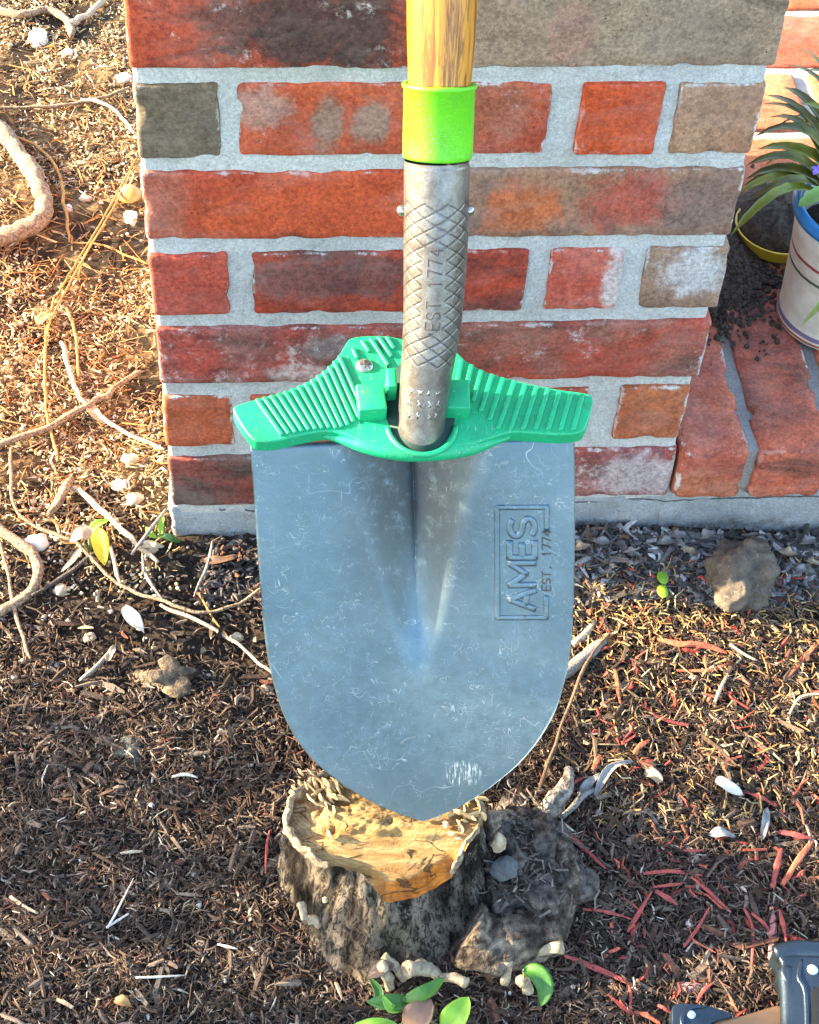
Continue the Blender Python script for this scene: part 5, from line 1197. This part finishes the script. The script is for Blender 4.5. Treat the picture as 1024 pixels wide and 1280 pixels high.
pot = thing('flower_pot', 'white ceramic flower pot with blue rim and painted bands', 'flower pot', PC)
r0, r1 = 47.0, 56.0
V, F = lathe([(0.1, 0.5), (r0-3, 0), (r0+1, 2), (r0+1.5, 6), (r0+0.5, 9), (r0+1, 20), (r0+3, 50), (r0+6, 80), (r1, 97), (r1-4, 97), (r0, 60), (r0-4, 20), (0.1, 18)], 64)
V[:, 2] *= 1.17
obj('body', new_mesh('body', V, F), potmat(), pot)
V, F = lathe([(r1-4.5, 95), (r1-0.5, 94.5), (r1+2.5, 96), (r1+3.5, 100), (r1+2.5, 104), (r1-1, 105.5), (r1-4, 104), (r1-5, 99), (r1-4.5, 95)], 64)
V[:, 2] += 16.6
obj('rim', new_mesh('rim', V, F), simple('blue_glaze', (0.02, 0.17, 0.42), (0.03, 0.22, 0.5), 50, .3, spec=.5), pot)
M_PSOIL = simple('potting_soil', (0.030, 0.020, 0.015), (0.075, 0.052, 0.036), 220, .95, bump=0.004, bscale=260)
V, F = lathe([(0.1, 84), (20, 83), (42, 79), (r1-5, 76)], 40); V[:, 2] += 12+3*fbm(V[:, 0]/8, V[:, 1]/8, 3, 3)
obj('soil', new_mesh('soil', V, F), M_PSOIL, pot)
M_STRAP = [leafmat('strap_leaf', (0.125, 0.125, 0.018), (0.07, 0.072, 0.013), .4), leafmat('strap_leaf_light', (0.22, 0.24, 0.03), (0.14, 0.165, 0.022), .4)]
plant = thing('strap_leaf_plant', 'spiky plant with long strap leaves growing in the white pot', 'plant', PC+np.array([0, 0, 80]))
PB = PC+np.array([0, 0, 96.0])
pd = depth(PC+np.array([0, 0, 150]))
LVS = [((962, 100), 15, 60, 0), ((985, 62), 9, 90, 0), ((1000, 40), 6, 110, 1), ((966, 128), 16, 40, 0), ((948, 152), 20, 20, 0), ((952, 168), 26, 30, 1), ((938, 188), 22, 10, 0), ((936, 206), 24, 20, 0), ((928, 222), 20, 0, 1), ((944, 232), 18, -10, 0), ((934, 214), 22, 40, 0), ((955, 112), 12, 70, 1), ((918, 276), 18, -20, 1), ((985, 90), 18, 50, 0), ((1005, 110), 18, 10, 1), ((1010, 70), 14, 30, 0), ((960, 190), 22, 60, 1), ((975, 140), 20, 70, 0), ((1060, 60), 20, 0, 0), ((1090, 150), 22, 20, 1), ((1110, 230), 22, -20, 0), ((1040, 20), 18, 40, 0), ((1075, 330), 20, -60, 1)]
for i, (t_, w, dd, mi) in enumerate(LVS):
    tip = at(t_[0], t_[1], pd+dd*0.6); b = PB+np.array([rnd.uniform(-14, 10), rnd.uniform(-12, 14), 0]); mid = b*0.52+tip*0.48+np.array([0, 0, 26+0.12*np.linalg.norm(tip-b)])
    q1 = b*0.8+mid*0.2+np.array([0, 0, 12]); mid = mid+np.array([rnd.uniform(-6, 6), rnd.uniform(-8, 8), rnd.uniform(-4, 14)]); V, F = leaf_mesh([b, q1, mid, mid*0.45+tip*0.55+np.array([0, 0, rnd.uniform(8, 20)]), tip], w*0.72, 0.35, 5, seed=i, blunt=0.28)
    obj('leaf', new_mesh('leaf', rel(V, PB-np.array([0, 0, 2.0])), F), M_STRAP[mi], plant)
fl = thing('flowering_plant', 'small violet flower with a pale green leaf inside the pot', 'plant', PB)
c = at(1024, 214, pd-20)
for k_ in range(5):
    a = k_*1.257; V, F = leaf_mesh([c, c+np.array([5*math.cos(a), 5*math.sin(a), 1.5]), c+np.array([7*math.cos(a), 7*math.sin(a), 0])], 5, .2, 5, blunt=.5)
    obj('petal', new_mesh('petal', rel(V, PB), F), leafmat('violet_petal', (0.20, 0.10, 0.55), (0.28, 0.16, 0.6)), fl)
V, F = tube([PB, (PB+c)/2+np.array([4, 0, 4]), c], 1.2, 6); obj('stem', new_mesh('stem', rel(V, PB), F), M_STEM, fl)
V, F = leaf_mesh([at(1050, 235, pd-14), at(1020, 245, pd-18), at(998, 258, pd-14)], 17, .3, 5, blunt=.35); obj('leaf', new_mesh('leaf', rel(V, PB), F), leafmat('fresh_leaf', (0.16, 0.30, 0.06), (0.22, 0.36, 0.09)), fl)
V, F = leaf_mesh([at(1050, 340, pd-70), at(1030, 380, pd-50), at(1000, 408, pd-30)], 11, .3, 5, blunt=.5); tag(obj('fallen_blade', new_mesh('fallen_blade', rel(V, V.mean(0)), F), leafmat('pale_leaf_blade', (0.25, 0.36, 0.08), (0.3, 0.42, 0.12)), None, V.mean(0)), 'pale green leaf blade drooping in front of the pot', 'leaf')
sc0 = on_z(975, 284, TOPZ+14)
sau = thing('yellow_saucer', 'shallow yellow plastic saucer heaped with dark soil behind the pot', 'saucer', (sc0[0], sc0[1], TOPZ))
V, F = lathe([(0.1, 1), (30, 1), (36, 3), (39, 15), (40.0, 15.5), (40.0, 16.5), (38.6, 16.5), (35, 6), (0.1, 4)], 48); obj('dish', new_mesh('dish', V, F), simple('yellow_plastic', (0.60, 0.40, 0.03), (0.5, 0.32, 0.03), 40, .4), sau)
V, F = lathe([(0.1, 27), (14, 26), (30, 24), (40, 19), (48, 10), (52, 0)], 48); V[:, 1] += 16; V[:, 0] += 8; V[:, 2] += 9*fbm(V[:, 0]/7, V[:, 1]/7, 5, 4); obj('soil', new_mesh('soil', V, F), M_PSOIL, sau)
# spilled soil: a low mound with crumbs
V, F = rbox(130, 190, 8, 3, (50, 70, 1)); mc = np.array([472.0, 235.0, TOPZ-3])
m_ = np.exp(-((V[:, 0]/46)**2+(V[:, 1]/74)**2)*1.1); V[:, 2] = np.where(V[:, 2] > 0, -6+24*m_+6*m_*fbm(V[:, 0]/10, V[:, 1]/10, 3, 4)*2, -8)
n0 = 4200; ax, ay = rng.normal(0, 27, n0), rng.normal(-4, 42, n0); ok = (ax+472 > 406)
ax, ay = ax[ok], ay[ok]
mm = np.exp(-((ax/46)**2+(ay/74)**2)*1.1); rr = rng.uniform(.7, 3.2, len(ax)); cv = gV[None]*(1+rng.uniform(-.35, .35, (len(ax), len(gV), 1)))*rr[:, None, None]
cv = cv+np.stack([ax, ay, np.maximum(-6+24*mm, 3)+0.5], -1)[:, None, :]
allV = np.vstack([V, cv.reshape(-1, 3)]); allF = F+[list(f) for f in (gF[None]+(len(V)+np.arange(len(ax))*len(gV))[:, None, None]).reshape(-1, 3)]
tag(obj('spilled_soil', new_mesh('spilled_soil', allV, allF, smooth=False), M_PSOIL, None, mc), 'dark potting soil spilled on the brick step beside the pier', 'soil', kind='stuff')

# ------------------------------------------------------------------ the tool in the lower right corner
M_NAVY = simple('blue_grey_steel', (0.042, 0.06, 0.08), (0.028, 0.042, 0.058), 60, .36, .7, bump=0.0002, bscale=700); M_CHROME = simple('bright_rivet', (0.55, 0.58, 0.60), (0.4, 0.42, 0.45), 300, rough=.3, metal=.6)
M_TWOOD = simple('brown_tool_wood', (0.17, 0.095, 0.045), (0.12, 0.065, 0.032), 60, .45, bump=0.0004, sc=(.3, 1, 1))
tl = gp(960, 1260, 0); tool = thing('folding_garden_tool', 'blue steel folding garden tool with brown wooden grip', 'garden tool', tl)
def tp(px, py, h=24.0): P = on_z(px, py, tl[2]+h)-tl; return P
def plate(name, pts, h0, h1, m, bev=1.5, parent=tool):
    P = [tp(p[0], p[1], h1)[:2] for p in pts]; V, F = prism(smooth_poly(P, 3)[::-1], h0, h1, bev, 3); return obj(name, new_mesh(name, V, F), m, parent)
pa = plate('bracket', [(968, 1186), (990, 1183), (1040, 1186), (1060, 1200), (1060, 1320), (990, 1320), (986, 1290), (984, 1252), (982, 1230), (976, 1215), (977, 1202)], 2, 26, M_NAVY, 3)
V, F = tube([tp(968, 1192, 22), tp(995, 1187, 24), tp(1050, 1190, 24)], [5.5, 6.5, 6.5], 12, 0); obj('hinge_roll', new_mesh('hinge_roll', V, F), M_NAVY, tool)
V, F = tube([tp(983, 1212, 20), tp(986, 1250, 20), tp(987, 1330, 20)], [6.5, 6, 6], 14, 0); obj('channel_edge', new_mesh('channel_edge', V, F), M_NAVY, tool)
V, F = tube([tp(1002, 1200, 25), tp(998, 1222, 26), tp(1007, 1244, 26), tp(1009, 1330, 26)], [1.3, 1.6, 1.6, 1.6], 8, 0); obj('pressed_edge', new_mesh('pressed_edge', V, F), M_NAVY, tool)
def dome(name, px, py, r, h, m):
    V, F = lathe([(0.1, r*.55), (r*.5, r*.48), (r*.85, r*.25), (r, 0), (r, -2)], 24); return obj(name, new_mesh(name, V+tp(px, py, h), F), m, tool)
dome('rivet', 1016, 1212, 3.9, 26, M_CHROME)
plate('slot', [(1014, 1240), (1020, 1236), (1026, 1240), (1026, 1330), (1013, 1330)], 25, 26.6, simple('slot_dark', (0.006, 0.006, 0.007), None, rough=.8), 0.3)
plate('grip', [(892, 1276), (930, 1268), (985, 1256), (990, 1300), (930, 1320), (890, 1310)], 1, 19, M_TWOOD, 3)
plate('end_cap', [(841, 1258), (850, 1254), (880, 1256), (905, 1263), (916, 1270), (890, 1278), (880, 1300), (838, 1310), (840, 1280)], 0, 21, M_NAVY, 2.5)
V, F = tube([tp(858, 1300, 21), tp(852, 1274, 21.5), tp(862, 1260, 21.5), tp(884, 1258, 21)], [1.0, 1.5, 1.5, .8], 8, 0); obj('pressed_edge', new_mesh('pressed_edge', V, F), M_NAVY, tool)
dome('rivet', 864, 1268, 3.2, 21, M_CHROME)

# ------------------------------------------------------------------ unseen shrubs added for the light: dappled shade from left, dark reflection from right
def shrub(label, loc, box, n_, hole=None, seed=0):
    rs = random.Random(seed); sh = thing('added_shrub', label, 'shrub', loc); lv = []
    while len(lv) < n_:
        x, y, z = rs.uniform(-box[0], box[0]), rs.uniform(box[1], box[2]), rs.uniform(30, box[3])
        if mn.noise(Vector((x*.008+seed, y*.008, z*.008)))+0.36 < rs.uniform(0, .5): continue
        if hole and abs(y-hole[0]) < hole[1] and hole[2] < z < hole[3]: continue  # gap in the leaves shaped to let sun through to the stump top
        L = rs.uniform(38, 72); a = rs.uniform(0, 6.28); d = np.array([math.cos(a), math.sin(a), rs.uniform(-.6, .5)])*L
        b = np.array([x, y, z]); lv.append(leaf_mesh([b, b+d*.5+np.array([0, 0, 5]), b+d], L*.5, .2, 3, seed=len(lv)))
    V, F = join(lv); tag(obj('foliage', new_mesh('foliage', V, F), M_LG, sh), kind='stuff')
    for i in range(14):
        V, F = tube([(rs.uniform(-60, 60), rs.uniform(-200, 200), -20), (rs.uniform(-120, 120), rs.uniform(box[1]*.6, box[2]*.6), box[3]*.4), (rs.uniform(-180, 180), rs.uniform(box[1]*.8, box[2]*.8), box[3]*.85)], [9, 6, 2], 7, .2); obj('stem', new_mesh('stem', V, F), MW['brown'], sh)
shrub('loose leafy shrub added unseen at left to dapple the near mulch', (-1350, -420, -46), (230, -650, 500, 1250), 3600, (375, 60, 490, 660), 1)
shrub('dense leafy shrub added unseen at right as a dark reflection for the blade', (1750, -1250, -46), (350, -700, 900, 1250), 2600, None, 5)
